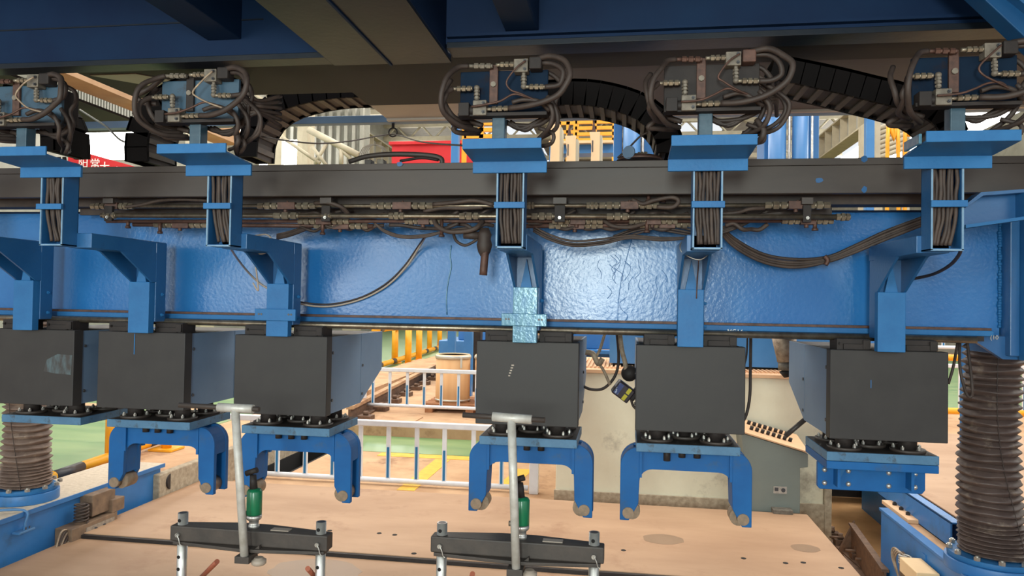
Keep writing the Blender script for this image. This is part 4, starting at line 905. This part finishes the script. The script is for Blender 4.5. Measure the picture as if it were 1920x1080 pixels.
pipe('lower steel hydraulic pipe under the black beam, the longest one, with silver joints', 3.77, .0135, (190, 404), (1594, 407), [(195, 218, 0), (514, 560, 0), (604, 622, 0), (730, 760, 0), (862, 900, 0), (997, 1038, 0), (1138, 1180, 0), (1568, 1594, 0)])
pipe('thin third hydraulic pipe lowest under the black beam, rusty', 3.83, .010, (200, 415), (1560, 414), [(560, 655, 1), (760, 830, 1), (1036, 1130, 1), (1180, 1270, 1), (1466, 1562, 1)], RUST)
pipe('short rusty manifold tube below the lower pipe, left of the third channel', 3.86, .012, (250, 421), (700, 424), [(290, 390, 1), (590, 690, 1)], RUST)
pipe('short rusty manifold tube below the lower pipe, left of the fifth channel', 3.86, .012, (980, 424), (1330, 420), [(1030, 1130, 1), (1200, 1300, 1)], RUST)
for i, (x, w_) in enumerate([(205, 20), (612, 22), (1050, 26), (1513, 22)]):
    a, b = at(x - w_ / 2, 398, 3.765), at(x + w_ / 2, 372, 3.765)
    t = thing('pipe_clamp', ['pipe clamp at the left end of the pipes', 'pipe clamp between the second and third channel', 'pipe clamp just right of the middle channel', 'pipe clamp near the right end of the pipes'][i], 'clamp', ((a.x + b.x) / 2, 3.77, a.z), 'clamps holding the hydraulic pipes')
    part('saddle', MB().box(a.x + .008, b.x - .008, 3.755, 3.775, a.z - .05, a.z + .035), VDARK, t, .002)
    part('cover', MB().box(a.x, b.x, 3.75, 3.77, b.z - .03, b.z).box(a.x, b.x, 3.75, 3.79, b.z - .004, b.z + .004), DARK, t, .002)
    part('bolt', hexbolt(MB(), ((a.x + b.x) / 2, 3.755, a.z - .03), (0, -1, 0), .009, .01), ZINC, t)
for i, (x, y0, y1) in enumerate([(605, 412, 436), (828, 412, 440), (1213, 415, 432), (1243, 365, 376), (1528, 415, 428), (240, 415, 424), (300, 418, 434), (1216, 364, 375)]):
    a, b = at(x, y0, 3.82), at(x, y1, 3.82)
    t = solo('bleed_valve', MB().cyl(a, b, .010, 8).cyl(b, b - Vector((0, 0, .012)), .016, 6), RUST, 'rusty bleed fitting, %s' % ['below the gap of the second and third bracket', 'beside the hanging taped sleeve', 'above the glossy paint patch', 'right one of two on top beside the fifth channel', 'near the right pipe end', 'leftmost below the pipes', 'below the pipes left of the second channel', 'left one of two on top near the fifth channel'][i], 'fitting', 'bleed fittings on the pipes')
# loose hoses and cables: (name,label,points(px,py,Y),radius,material)
def cable(name, lab, pts, r, m_, grp=None, cat='cable', n=8):
    return solo(name, MB().tube([at(*p) for p in pts], r, n, 6), m_, lab, cat, grp)
GH = 'loose hoses around the hydraulic pipes'
cable('hydraulic_hose', 'brown hose arching between two fittings left of the middle channel', [(812, 383, 3.79), (850, 380, 3.76), (890, 376, 3.76), (925, 384, 3.78)], .0115, HOSE, GH, 'hose')
cable('hydraulic_hose', 'brown hose running behind the upper pipe left of the middle channel', [(795, 396, 3.82), (830, 390, 3.8), (870, 390, 3.8), (905, 388, 3.8)], .012, HOSE, GH, 'hose')
cable('hydraulic_hose', 'thick brown hose drooping in a U left of the middle channel', [(814, 412, 3.8), (820, 424, 3.78), (840, 434, 3.76), (868, 434, 3.76), (892, 428, 3.76), (905, 414, 3.8)], .0125, HOSE, GH, 'hose')
cable('hydraulic_hose', 'hose curling up over the pipes between the middle and fifth channel', [(1232, 388, 3.76), (1262, 388, 3.74), (1272, 376, 3.74), (1258, 370, 3.74), (1225, 376, 3.76), (1205, 382, 3.78), (1185, 374, 3.8)], .011, HOSE, GH, 'hose')
cable('hydraulic_hose', 'hose ending in a brass tip on the upper pipe left part', [(590, 381, 3.79), (615, 380, 3.76), (640, 388, 3.78), (655, 402, 3.83)], .011, HOSE, GH, 'hose')
cable('hydraulic_hose', 'two tone hose running from the left fitting behind the second channel', [(235, 388, 3.79), (265, 384, 3.79), (300, 376, 3.8), (340, 374, 3.8), (390, 376, 3.83)], .010, HOSE, GH, 'hose')
cable('hydraulic_hose', 'hose from the right fitting group bending behind the fifth channel', [(1434, 390, 3.8), (1405, 392, 3.78), (1385, 398, 3.8), (1350, 402, 3.83)], .010, HOSE, GH, 'hose')
cable('hydraulic_hose', 'low hose sagging under the pipes right of the middle channel', [(1130, 412, 3.83), (1150, 424, 3.8), (1180, 426, 3.8), (1205, 420, 3.82), (1230, 412, 3.84)], .011, HOSE, GH, 'hose')
for k, (dy, lb) in enumerate([(0, 'upper'), (5, 'middle'), (9, 'lower')]):
    cable('sagging_cable', '%s one of the dark cables sagging below the pipes right of the middle channel' % lb, [(1000, 424 + dy, 3.86), (1030, 440 + dy, 3.85), (1075, 452 + dy, 3.85), (1130, 448 + dy, 3.86), (1180, 442 + dy * .5, 3.86), (1240, 446 + dy * .5, 3.86), (1300, 446, 3.9)], .006, HOSED if k % 2 else HOSE, 'cables sagging below the pipes')
    cable('sagging_cable', '%s one of the cables running left from the fifth channel' % lb, [(1150, 452 - dy, 3.88), (1200, 436 - dy, 3.87), (1250, 424 + dy, 3.87), (1300, 432 + dy, 3.88), (1330, 440, 3.9)], .006, HOSED, 'cables sagging below the pipes')
    cable('sagging_cable', '%s one of the cables under the manifold left of the taped sleeve' % lb, [(700, 416, 3.85), (722, 432 + dy * .4, 3.84), (755, 442 + dy * .4, 3.84), (800, 440 + dy * .4, 3.85), (850, 430, 3.87), (900, 426, 3.88)], .0055, HOSE, 'cables sagging below the pipes')
for k, (dy, lb) in enumerate([(0, 'top'), (6, 'second'), (10, 'third'), (15, 'bottom')]):
    cable('drooping_cable', '%s cable of the brown bundle drooping between the fifth and sixth channel' % lb, [(1340, 412 + dy * .6, 3.9), (1375, 446 + dy, 3.98), (1430, 476 + dy, 4.02), (1490, 486 + dy, 4.03), (1550, 482 + dy * .6, 4.03), (1600, 462 + dy * .8, 4.0), (1660, 434 + dy, 3.95), (1740, 404 + dy * .9, 3.85)], .0085, HOSE if k % 2 else HOSED, 'brown cables drooping at right')
    cable('crossing_hose', '%s hose running right from the fifth channel towards the pipe end' % lb, [(1350, 428 + dy * .7, 3.92), (1385, 418 + dy * .5, 3.9), (1420, 404 + dy * .4, 3.87), (1470, 398 + dy * .3, 3.85)], .007, HOSED, 'hoses running right from the fifth channel')
    cable('crossing_hose', '%s hose running from the third bracket arm up to the pipes' % lb, [(520, 440 + dy * .5, 3.98), (545, 434 + dy * .5, 3.92), (575, 424 + dy * .4, 3.88), (605, 414 + dy * .3, 3.86)], .007, HOSED if k % 2 else HOSE, 'hoses rising from the third bracket')
rnd = random.Random(77)
CL = [('beside the third bracket arm', 560, 640), ('below the left part of the pipes', 640, 720), ('left of the taped sleeve', 730, 860), ('just left of the middle channel', 840, 925), ('right of the middle channel', 990, 1080), ('above the paint wrinkles', 1080, 1190), ('left of the fifth channel', 1180, 1290), ('right of the fifth channel', 1360, 1440)]
for k, (wh, xa, xb) in enumerate(CL):
    for j, (w2, y0) in enumerate((('upper', 396), ('lower', 418))):
        n_ = 5; pts = [(xa + (xb - xa) * t_ / n_, y0 + rnd.uniform(-7, 7) + (8 if 0 < t_ < n_ else 0), 3.86 + rnd.uniform(-.03, .03)) for t_ in range(n_ + 1)]
        cable('tangled_hose', '%s grimy hose tangled behind the pipes %s' % (w2, wh), pts, rnd.choice((.008, .010, .011)), HOSED if (k + j) % 2 else HOSE, 'hoses tangled behind the pipes', 'hose')
cable('cable_tie', 'rusty wire tie round the drooping brown cables', [(1546, 480, 4.0), (1552, 488, 4.0), (1548, 497, 4.0)], .012, RUST)
cable('thin_cable', 'thin grey cable curving down the blue web left of the middle channel', [(800, 440, 3.9), (785, 465, 4.08), (760, 502, 4.12), (725, 536, 4.13), (680, 560, 4.13), (630, 573, 4.12), (590, 574, 4.1), (556, 568, 4.08)], .006, SHEET)
cable('thin_cable', 'thin dark twin of the cable curving down the blue web', [(796, 444, 3.92), (781, 466, 4.1), (756, 501, 4.13), (722, 533, 4.135), (678, 557, 4.135), (630, 569, 4.13), (592, 570, 4.11), (556, 565, 4.09)], .0045, HOSED)
cable('thin_cable', 'thin cable falling from the second channel behind the third bracket post', [(430, 462, 3.4), (445, 485, 3.8), (465, 510, 4.02), (488, 532, 4.1), (512, 546, 4.12)], .006, SHEET)
cable('thin_cable', 'looped grey wire tied round the arm of the third bracket', [(478, 442, 3.7), (500, 440, 3.72), (511, 452, 3.7), (508, 468, 3.7), (490, 476, 3.72), (475, 472, 3.74), (478, 488, 3.8), (482, 520, 3.84), (484, 545, 3.86), (474, 530, 3.85)], .0045, SHEET)
cable('thin_cable', 'pale wire tied round the arm of the fifth bracket', [(1290, 445, 3.72), (1276, 458, 3.66), (1280, 474, 3.64), (1310, 487, 3.62), (1334, 474, 3.64)], .0035, ZINC)
cable('thin_cable', 'rusty wire hanging down the post of the fifth bracket', [(1310, 487, 3.62), (1309, 505, 3.76), (1307, 530, 3.84), (1306, 560, 3.84)], .003, RUST)
cable('black_cable', 'black printed cable curving out below the rightmost channel', [(1802, 462, 3.34), (1798, 478, 3.5), (1780, 498, 3.75), (1750, 514, 3.95), (1712, 523, 4.1)], .008, HOSED)
cable('thin_wire', 'thin wire strung above the black beam from the left blob to the middle tray', [(490, 256, 3.72), (540, 264, 4.3), (600, 269, 4.6), (660, 264, 5.0), (735, 252, 5.68), (790, 266, 4.8), (880, 274, 3.72)], .005, HOSED)
cable('thin_wire', 'thin wire slanting across the bright left window', [(150, 206, 4.1), (175, 222, 4.0), (200, 238, 3.9), (225, 262, 3.9), (248, 268, 3.9), (290, 268, 3.85)], .006, WALLM)
cable('thin_wire', 'thin wire rising from the disc lamp to the middle cable chain', [(1158, 296, 3.85), (1180, 276, 3.85), (1200, 256, 3.85), (1215, 248, 3.85)], .005, HOSED)
sl = thing('taped_sleeve', 'brown taped cable sleeve hanging down left of the middle channel', 'cable', at(908, 480, 3.8)[:])
part('knot', MB().lathe(at(908, 470, 3.8), [(.02, -.03), (.034, -.005), (.042, .03), (.034, .06), (.038, .085), (.022, .12)], 10), HOSED, sl)
part('sleeve', MB().tube([at(912, 450, 3.8), at(909, 480, 3.79), at(906, 516, 3.79)], .021, 10, 4), RUST, sl)
part('cable', MB().tube([at(850, 438, 3.82), at(856, 452, 3.8), at(872, 460, 3.8), at(890, 452, 3.8), (at(900, 444, 3.8))], .008, 8), HOSED, sl)
part('grip', MB().cyl(at(870, 440, 3.8), at(898, 442, 3.8), .022, 12), HOSED, sl)

# small things lying on the black beam
jb = thing('folded_arm', 'dark folded steel arm with thin cables lying on the black beam, left of the middle', 'arm', at(740, 303, 3.85)[:])
part('arm', MB().tube([at(655, 303, 3.85), at(690, 293, 3.84), (at(740, 289, 3.84)), at(800, 291, 3.84), at(826, 297, 3.84), at(829, 308, 3.84)], .014, 8), DARK, jb)
part('lower_bar', MB().tube([at(750, 302, 3.83), at(790, 296, 3.83), at(822, 300, 3.83)], .008, 8), VDARK, jb)
for x in (692, 715): part('bracket', MB().box(at(x - 6, 300, 3.82).x, at(x + 6, 300, 3.82).x, 3.80, 3.86, 2.468, 2.51), DARK if x < 700 else PALE, jb, .003)
for k in range(5): part('wire', MB().tube([at(673 + 3 * k, 292, 3.86), at(682 + 4 * k, 276 - k, 3.88), at(702 + 4 * k, 271 + k, 3.9), at(724, 284, 3.88)], .0025, 5), SHEET, jb)
dl = thing('disc_sensor', 'small grey-blue disc with brass fittings lying on the black beam right of the middle', 'sensor', at(1180, 296, 3.85)[:])
c = at(1178, 286, 3.8); part('disc', MB().cyl((c.x, 3.79, c.z), (c.x + .006, 3.80, c.z), .034, 20), SIDE, dl)
part('body', fit(MB(), at(1190, 290, 3.83), at(1214, 288, 3.83), SEQ), BRASS, dl)
part('stand', MB().lathe(at(1200, 300, 3.9), [(.13, -.01), (.11, .012), (.04, .02)], 16), RUST, dl)

# ================================================================== HANGING INSTRUMENT AND LOOSE CABLES BEHIND
ins = thing('hanging_instrument', 'black box instrument with yellow label hanging between the fourth and fifth head', 'instrument', at(1168, 733, 4.5)[:])
c = at(1168, 733, 4.5); Mr = Matrix.Rotation(math.radians(36), 3, 'Y') @ Matrix.Rotation(math.radians(6), 3, 'Z')
part('case', MB().obox(c, .115, .09, .09, Mr), LENSB, ins, .008)
part('label_strip', MB().obox(c + Mr @ Vector((-.035, -.046, .0)), .03, .002, .07, Mr), LABELB, ins)
part('label_strip', MB().obox(c + Mr @ Vector((.022, -.046, .022)), .022, .002, .036, Mr), LABELY, ins)
part('label_strip', MB().obox(c + Mr @ Vector((.022, -.046, -.022)), .022, .002, .036, Mr), LABELY, ins)
part('head', MB().ball(at(1180, 700, 4.52), .05, 14, 8), VDARK, ins)
part('connector', MB().obox(at(1190, 738, 4.5), .04, .05, .09, Mr), VDARK, ins, .01)
cable('taped_cable', 'pale taped cable dropping to the hanging black instrument', [(1160, 606, 4.5), (1166, 656, 4.5), (1172, 680, 4.5), (1174, 700, 4.5)], .014, TAPE)
cable('black_cable', 'black cable looping down and round behind the fourth head', [(1155, 606, 4.45), (1160, 670, 4.6), (1153, 705, 4.6), (1132, 728, 4.6), (1108, 730, 4.6), (1090, 722, 4.6)], .009, HOSED)
cable('black_cable', 'black cable curling behind the fifth head from the instrument', [(1183, 748, 4.5), (1188, 762, 4.5), (1200, 772, 4.5)], .008, HOSED)
cable('taped_cable', 'tape wrapped cable end dangling beside the fourth head', [(1140, 606, 4.55), (1125, 655, 4.55), (1118, 672, 4.55), (1132, 695, 4.55), (1144, 722, 4.55)], .009, TAPE)
cable('taped_cable', 'knotted rag of tape on the dangling cable', [(1098, 660, 4.55), (1112, 664, 4.55), (1122, 682, 4.54), (1130, 672, 4.54)], .017, TAPE)
cable('black_cable', 'black cable hanging straight down right of the fifth head', [(1408, 610, 4.4), (1407, 690, 4.5), (1406, 740, 4.5), (1400, 775, 4.5), (1388, 800, 4.5)], .009, HOSED)
cable('black_cable', 'thin black cable beside the straight one right of the fifth head', [(1402, 610, 4.4), (1400, 665, 4.5), (1394, 690, 4.5)], .005, HOSED)
cable('black_cable', 'black cable loop hanging between the rightmost head and the bellows', [(1800, 628, 4.1), (1800, 690, 4.0), (1812, 738, 4.0), (1822, 742, 4.0), (1822, 715, 4.0), (1812, 628, 4.1)], .007, HOSED)
cable('black_cable', 'black cable slanting down from the beam end to the rightmost head', [(1798, 628, 4.1), (1788, 685, 4.0), (1778, 720, 4.0)], .007, HOSED)
solo('rod_handle', MB().cyl(at(1510, 786, 4.5), at(1472, 818, 4.5), .014, 10), DARK, 'short dark rod sticking out at the lower left of the rightmost head', 'handle')
rb = thing('welding_torch_arm', 'dusty beige robot wrist behind the pale side panel of the rightmost head', 'robot arm', at(1475, 690, 5.4)[:])
c0 = at(1470, 645, 5.4); c1 = at(1474, 678, 5.4); c2 = at(1474, 694, 5.4); c3 = at(1478, 706, 5.4)
part('arm', MB().cyl(c0 + Vector((0, 0, .04)), Vector((c0.x, 4.7, 2.5)), .07, 12), PALE, rb); part('wrist', MB().cyl(c0 + Vector((0, 0, .05)), c1, .085, 16, r1=.06), TAPE, rb)
part('joint', MB().cyl(c1, c2, .055, 16), PALE, rb); part('collar', MB().cyl(c2, c3, .05, 16, r1=.03), VDARK, rb)

# ================================================================== JACK FRAMES IN THE FOREGROUND
def jack(xl, xr, zb, yb, xp, ztop, pole_b, tbar, xj, lab, tilt, rods):
    t = thing('jack_frame', lab, 'jack frame', ((xl + xr) / 2, yb, 0), 'hand jack frames standing on the near plate')
    cx = (xl + xr) / 2
    zt = zb + .085
    plan = [(xl - .045, yb - .035), (xr + .045, yb - .035), (xr + .045, yb + .035), (xj + .06, yb + .085), (xj - .1, yb + .085), (xl - .045, yb + .035)]
    part('crossbeam', MB().prism(plan, 'z', zb + .012, zt), BLACKJ, t, .006)
    plan2 = [(xl - .03, yb - .035), (xj - .02, yb - .075), (xj + .04, yb - .075), (xr + .03, yb - .035), (xr + .03, yb + .03), (xl - .03, yb + .03)]
    part('lower_flange', MB().prism(plan2, 'z', zb - .004, zb + .012), BLACKJ, t, .003)
    for k, x in enumerate((xl, xr)):
        lg = part('leg', MB().cyl((x, yb, -.03), (x, yb, zt + .055), .0235, 20), CHROME, t)
        part('leg_cap', MB().cyl((x, yb, zt + .0551), (x, yb, zt + .0558), .018, 16), BLACKP, lg)
        for j in range(12):
            z = zt + .022 - j * .058
            if z < .03 or zb - .01 < z < zt: continue
            part('pin_hole', MB().cyl((x - .004, yb - .0245, z), (x - .004, yb - .02, z), .0085, 12), BLACK, lg)
        s = -1 if k == 0 else 1
        part('lock_pin', MB().cyl((x + .0, yb - .05, zb + .045), (x, yb - .03, zb + .045), .010, 10).tube([(x, yb - .05, zb + .05), (x + .012, yb - .052, zb + .03), (x + .02, yb - .052, zb + .005), (x + .03, yb - .052, zb - .0)], .003, 5), ZINC, t)
    part('name_plate', MB().box(xj + .10, xj + .19, yb - .01, yb + .03, zt, zt + .004), SHEET, t)
    # green hydraulic jack
    jk = part('jack_body', MB().lathe((xj, yb + .02, zt + .062), [(.033, 0), (.036, .005), (.036, .11), (.03, .12), (.012, .125)], 24), GREENP, t)
    part('jack_ring', MB().lathe((xj, yb + .02, zt), [(.026, 0), (.026, .012), (.023, .014), (.023, .035), (.030, .038), (.036, .045), (.036, .062)], 24), CHROME, t)
    part('jack_handle', MB().cyl((xj - .005, yb + .02, zt + .185), (xj - .01, yb + .02, zt + .25), .019, 12, r1=.015).cyl((xj - .045, yb + .02, zt + .255), (xj + .01, yb + .02, zt + .275), .014, 10), VDARK, t)
    part('jack_valve', MB().cyl((xj - .055, yb, zt + .07), (xj - .03, yb, zt + .07), .012, 10), BRASS, t)
    # T handle
    yp = yb - .10
    part('handle_pole', MB().cyl((pole_b, yp, zb - .02), (xp, yp, ztop), .019, 16), PIPEW, t)
    part('foot_bracket', MB().box(pole_b - .04, pole_b + .03, yp - .02, yb - .03, zb - .04, zb - .008).prism([(pole_b - .0, zb - .01), (pole_b + .05, zb - .01), (pole_b + .05, zb + .03)], 'y', yb - .06, yb - .04), BLACKJ, t, .002)
    part('foot_disc', MB().lathe((pole_b + .055, yb - .07, zb - .055), [(.028, 0), (.034, .006), (.034, .022), (.024, .026), (.02, .034)], 20), SHEET, t)
    a, b = tbar; 
    part('handle_sleeve', MB().cyl((xp - .085, yp, ztop + .008), (xp + .09, yp, ztop + .006 + tilt), .0205, 16), PIPEW, t)
    part('handle_bar', MB().cyl((a, yp, ztop + .01), (b, yp, ztop + .006 + tilt), .012, 12), DARK, t)
    for k, (p, q) in enumerate(rods):
        part('copper_rod', MB().cyl(p, q, .012, 12), COPPER, t)
g = lambda x, y, Y: at(x, y, Y)
jack(at(343, 985, 3.3).x, at(602, 1000, 3.3).x, at(335, 1020, 3.265).z, 3.3, at(441, 768, 3.2).x, at(441, 768, 3.2).z, at(459, 1030, 3.2).x, (at(336, 764, 3.2).x, at(486, 766, 3.2).x), at(472, 990, 3.3).x,
     'left jack frame with perforated chrome legs, green jack and pale T-handle', 0,
     [(at(407, 1053, 3.25), at(370, 1090, 3.5)), (at(577, 1066, 3.25), at(600, 1092, 3.5))])
jack(at(829, 995, 3.3).x, at(1114, 1022, 3.3).x, at(825, 1042, 3.265).z, 3.3, at(959, 786, 3.2).x, at(959, 786, 3.2).z, at(968, 1062, 3.2).x, (at(868, 779, 3.2).x, at(1022, 785, 3.2).x), at(976, 1020, 3.3).x,
     'right jack frame with green jack, its pale T-handle in front of the fourth head', -.004,
     [(at(886, 1076, 3.25), at(880, 1098, 3.4))])

# ================================================================== FAR EQUIPMENT SEEN ABOVE THE BLACK BEAM
def post(lab, x0, x1, ytop, Y, m_, zb=0, cat='post'):
    a, b = at(x0, 300, Y), at(x1, ytop, Y); return solo('steel_post', MB().box(a.x, b.x, Y, Y + (b.x - a.x), zb, b.z), m_, lab, cat, None, bev=.01)
post('blue steel post between the red cloth and the middle cable tray', 845, 860, 232, 12, FARBLUE)
rc_ = at(735, 272, 14); rd = at(888, 310, 14)
t = thing('red_machine_cover', 'red cover of a far machine between the folded arm and the middle tray', 'cover', (rc_.x, 14, 0))
part('panel', MB().box(rc_.x, rd.x, 14, 14.2, rd.z - .6, rc_.z), REDB, t); part('top_lip', MB().box(rc_.x - .05, rd.x + .05, 13.95, 14.2, rc_.z, rc_.z + .06), REDB, t)
part('leg', MB().box(rd.x, rd.x + .2, 14, 14.2, 0, rd.z - .3), VDARK, t)
def ladder(lab, x0, x1, y0, y1, Y, nrail):
    a, b = at(x0, y1, Y), at(x1, y0, Y); t = thing('yellow_railing', lab, 'railing', (a.x, Y, a.z), 'far yellow railings')
    for x in (a.x, (a.x + b.x) / 2, b.x): part('post', MB().box(x - .04, x + .04, Y, Y + .06, a.z - .8, b.z), YEL, t)
    for k in range(nrail): z = a.z + (b.z - a.z) * (k + .5) / nrail; part('rail', MB().box(a.x, b.x, Y, Y + .05, z - .035, z + .035), YEL, t)
    part('platform', MB().box(a.x - .1, b.x + .1, Y, Y + .8, a.z - .86, a.z - .8), FARBLUE, t); part('support', MB().box(a.x, a.x + .15, Y + .3, Y + .45, 0, a.z - .86), FARBLUE, t)
ladder('far yellow railing seen under the middle valve block', 870, 935, 224, 262, 13, 3)
ladder('far yellow railing left of the blue cylinder, nearer part', 1078, 1152, 222, 268, 15, 4)
ladder('far yellow railing behind the pale slotted jigs', 1048, 1082, 222, 272, 16, 3)
# pale slotted jigs
for i, (x0, x1, yt) in enumerate([(1027, 1050, 232), (1057, 1080, 254), (1103, 1125, 247)]):
    a, b = at(x0, 305, 10.2), at(x1, yt, 10.2)
    t = thing('slotted_jig', ['leftmost pale slotted jig plate right of the middle cable tray', 'middle pale slotted jig plate, shortest of the three', 'rightmost pale slotted jig plate, left of the blue cylinder'][i], 'jig', (a.x, 10.2, a.z - 1), 'pale slotted jigs behind the black beam')
    part('plate', MB().prism([(a.x, a.z - 1), (b.x, a.z - 1), (b.x, b.z), (a.x + .01, b.z), (a.x + .04, b.z - .2)], 'y', 10.2, 10.24), DLID, t, .004)
    part('edge', MB().box(b.x, b.x + .03, 10.2, 10.5, a.z - 1, b.z - .05), GIRD, t)
    part('slot', MB().box(a.x + .05, a.x + .065, 10.195, 10.2, b.z - .28, b.z - .12), BLACKP, t)
    part('tip', MB().prism([(a.x + .04, b.z), (a.x + .10, b.z), (a.x + .07, b.z + .18)], 'y', 10.2, 10.23), RUST, t)
    part('base', MB().box(a.x, b.x, 10.1, 10.4, 0, a.z - 1), FARBLUE, t)
bx_ = thing('blue_machine', 'blue horizontal beam of a far machine behind the pale slotted jigs', 'machine', at(1100, 280, 11)[:])
a, b = at(1030, 288, 11), at(1150, 270, 11); part('beam', MB().box(a.x, b.x, 11, 11.3, a.z, b.z), FARBLUE, bx_); part('leg', MB().box(a.x, a.x + .2, 11, 11.3, 0, a.z), FARBLUE, bx_); part('top_plate', MB().box(a.x, b.x, 10.9, 11.3, b.z, b.z + .04), DLID, bx_)
# blue press columns and cylinders
for i, (x0, x1, nm) in enumerate([(1150, 1168, 'c'), (1206, 1250, 'c'), (1432, 1450, 'c'), (1516, 1537, 'c')]):
    a, b = at(x0, 300, 7.6), at(x1, 150, 7.6)
    solo('machine_column', MB().box(a.x, b.x, 7.6, 8.0, 1.5, b.z + .1), FARBLUE, ['blue machine column left of the left steel cylinder', 'blue machine column right of the left steel cylinder, behind the chain end', 'blue machine column behind the hoses of the grimy valve block', 'blue machine column left of the ribbed crane girder'][i], 'column', 'blue columns of the far machine', bev=.01)
for i, (x0, x1) in enumerate([(1168, 1203), (1440, 1475), (1485, 1517)]):
    a, b = at(x0, 300, 7.5), at(x1, 150, 7.5); r = (b.x - a.x) / 2
    t = thing('hydraulic_cylinder', ['shiny blue cylinder between the middle chain and its column', 'blue cylinder partly behind the looped hose of the grimy valve block', 'shiny blue cylinder left of the ribbed crane girder'][i], 'cylinder', (a.x + r, 7.5, 1.5), 'shiny blue cylinders of the far machine')
    part('barrel', MB().cyl((a.x + r, 7.5, 1.5), (a.x + r, 7.5, b.z + .1), r, 24), STAINC, t) if False else part('barrel', MB().cyl((a.x + r, 7.5, 1.5), (a.x + r, 7.5, b.z + .1), r, 24), FARBLUE, t)
    part('base_ring', MB().cyl((a.x + r, 7.5, 1.5), (a.x + r, 7.5, 1.6), r + .03, 24), NAVY, t)
    part('pipe', MB().cyl((b.x + .02, 7.45, 1.5), (b.x + .02, 7.45, b.z + .1), .012, 8), ZINC, t)
fmb = at(1340, 640, 8); 
solo('machine_bed', MB().box(at(1150, 300, 8).x, at(1537, 300, 8).x, 7.4, 8.0, 1.16, 1.5), FARBLUE, 'blue bed beam of the far machine above the concrete wall', 'machine')
post('bright blue post right of the ribbed crane girder', 1624, 1641, 150, 12, FARBLUE)
post('beige round-edged column behind the rightmost chain', 1641, 1652, 150, 13, GIRD)
post('slim blue post left of the right bellows', 1805, 1813, 640, 6.5, FARBLUE)
post('pale steel column behind the second blob of hoses', 566, 578, 225, 20, GIRD)
for i, pp in enumerate([[(1664, 830), (1664, 268), (1676, 262), (1684, 268), (1684, 830)], [(1697, 830), (1697, 262), (1704, 254), (1730, 254)]]):
    solo('yellow_pipe', MB().tube([at(x, y, 10) for x, y in pp], .025, 10, 4), YEL, ['yellow hooped handrail seen left of the rightmost tray', 'yellow pipe bending right beside the rightmost tray'][i], 'pipe', 'yellow pipes at right')
t = thing('steel_staircase', 'grey far stair trusses seen between the blue post and the rightmost tray', 'stairs', at(1680, 290, 16)[:])
for k in range(7):
    p, q = at(1645, 296 - 9 * k, 16), at(1700, 276 - 9 * k, 16); part('rail', MB().cyl(p, q, .05, 8), GIRD, t)
p, q = at(1652, 246, 16), at(1700, 240, 16); part('panel', MB().box(p.x, q.x, 16.2, 16.3, p.z, q.z + 1), WALLM, t)
part('column', MB().box(at(1700, 0, 16).x, at(1708, 0, 16).x, 16, 16.2, 0, 8), GIRD, t)
p, q = at(1690, 300, 18), at(1745, 255, 18); struct('window_6', MB().box(p.x, q.x, 18, 18.1, p.z - 1, q.z), GLASS)
# left braces
t = thing('wall_brace', 'diagonal pale steel braces in front of the far left wall', 'brace', at(620, 270, 20)[:])
for (x0, y0, x1, y1, r) in ((578, 243, 672, 291, .09), (585, 275, 612, 310, .05), (612, 270, 590, 308, .05), (640, 280, 640, 308, .06), (530, 258, 600, 306, .05), (620, 262, 660, 300, .05)):
    part('brace', MB().cyl(at(x0, y0, 19), at(x1, y1, 19), r, 8), GIRD, t)
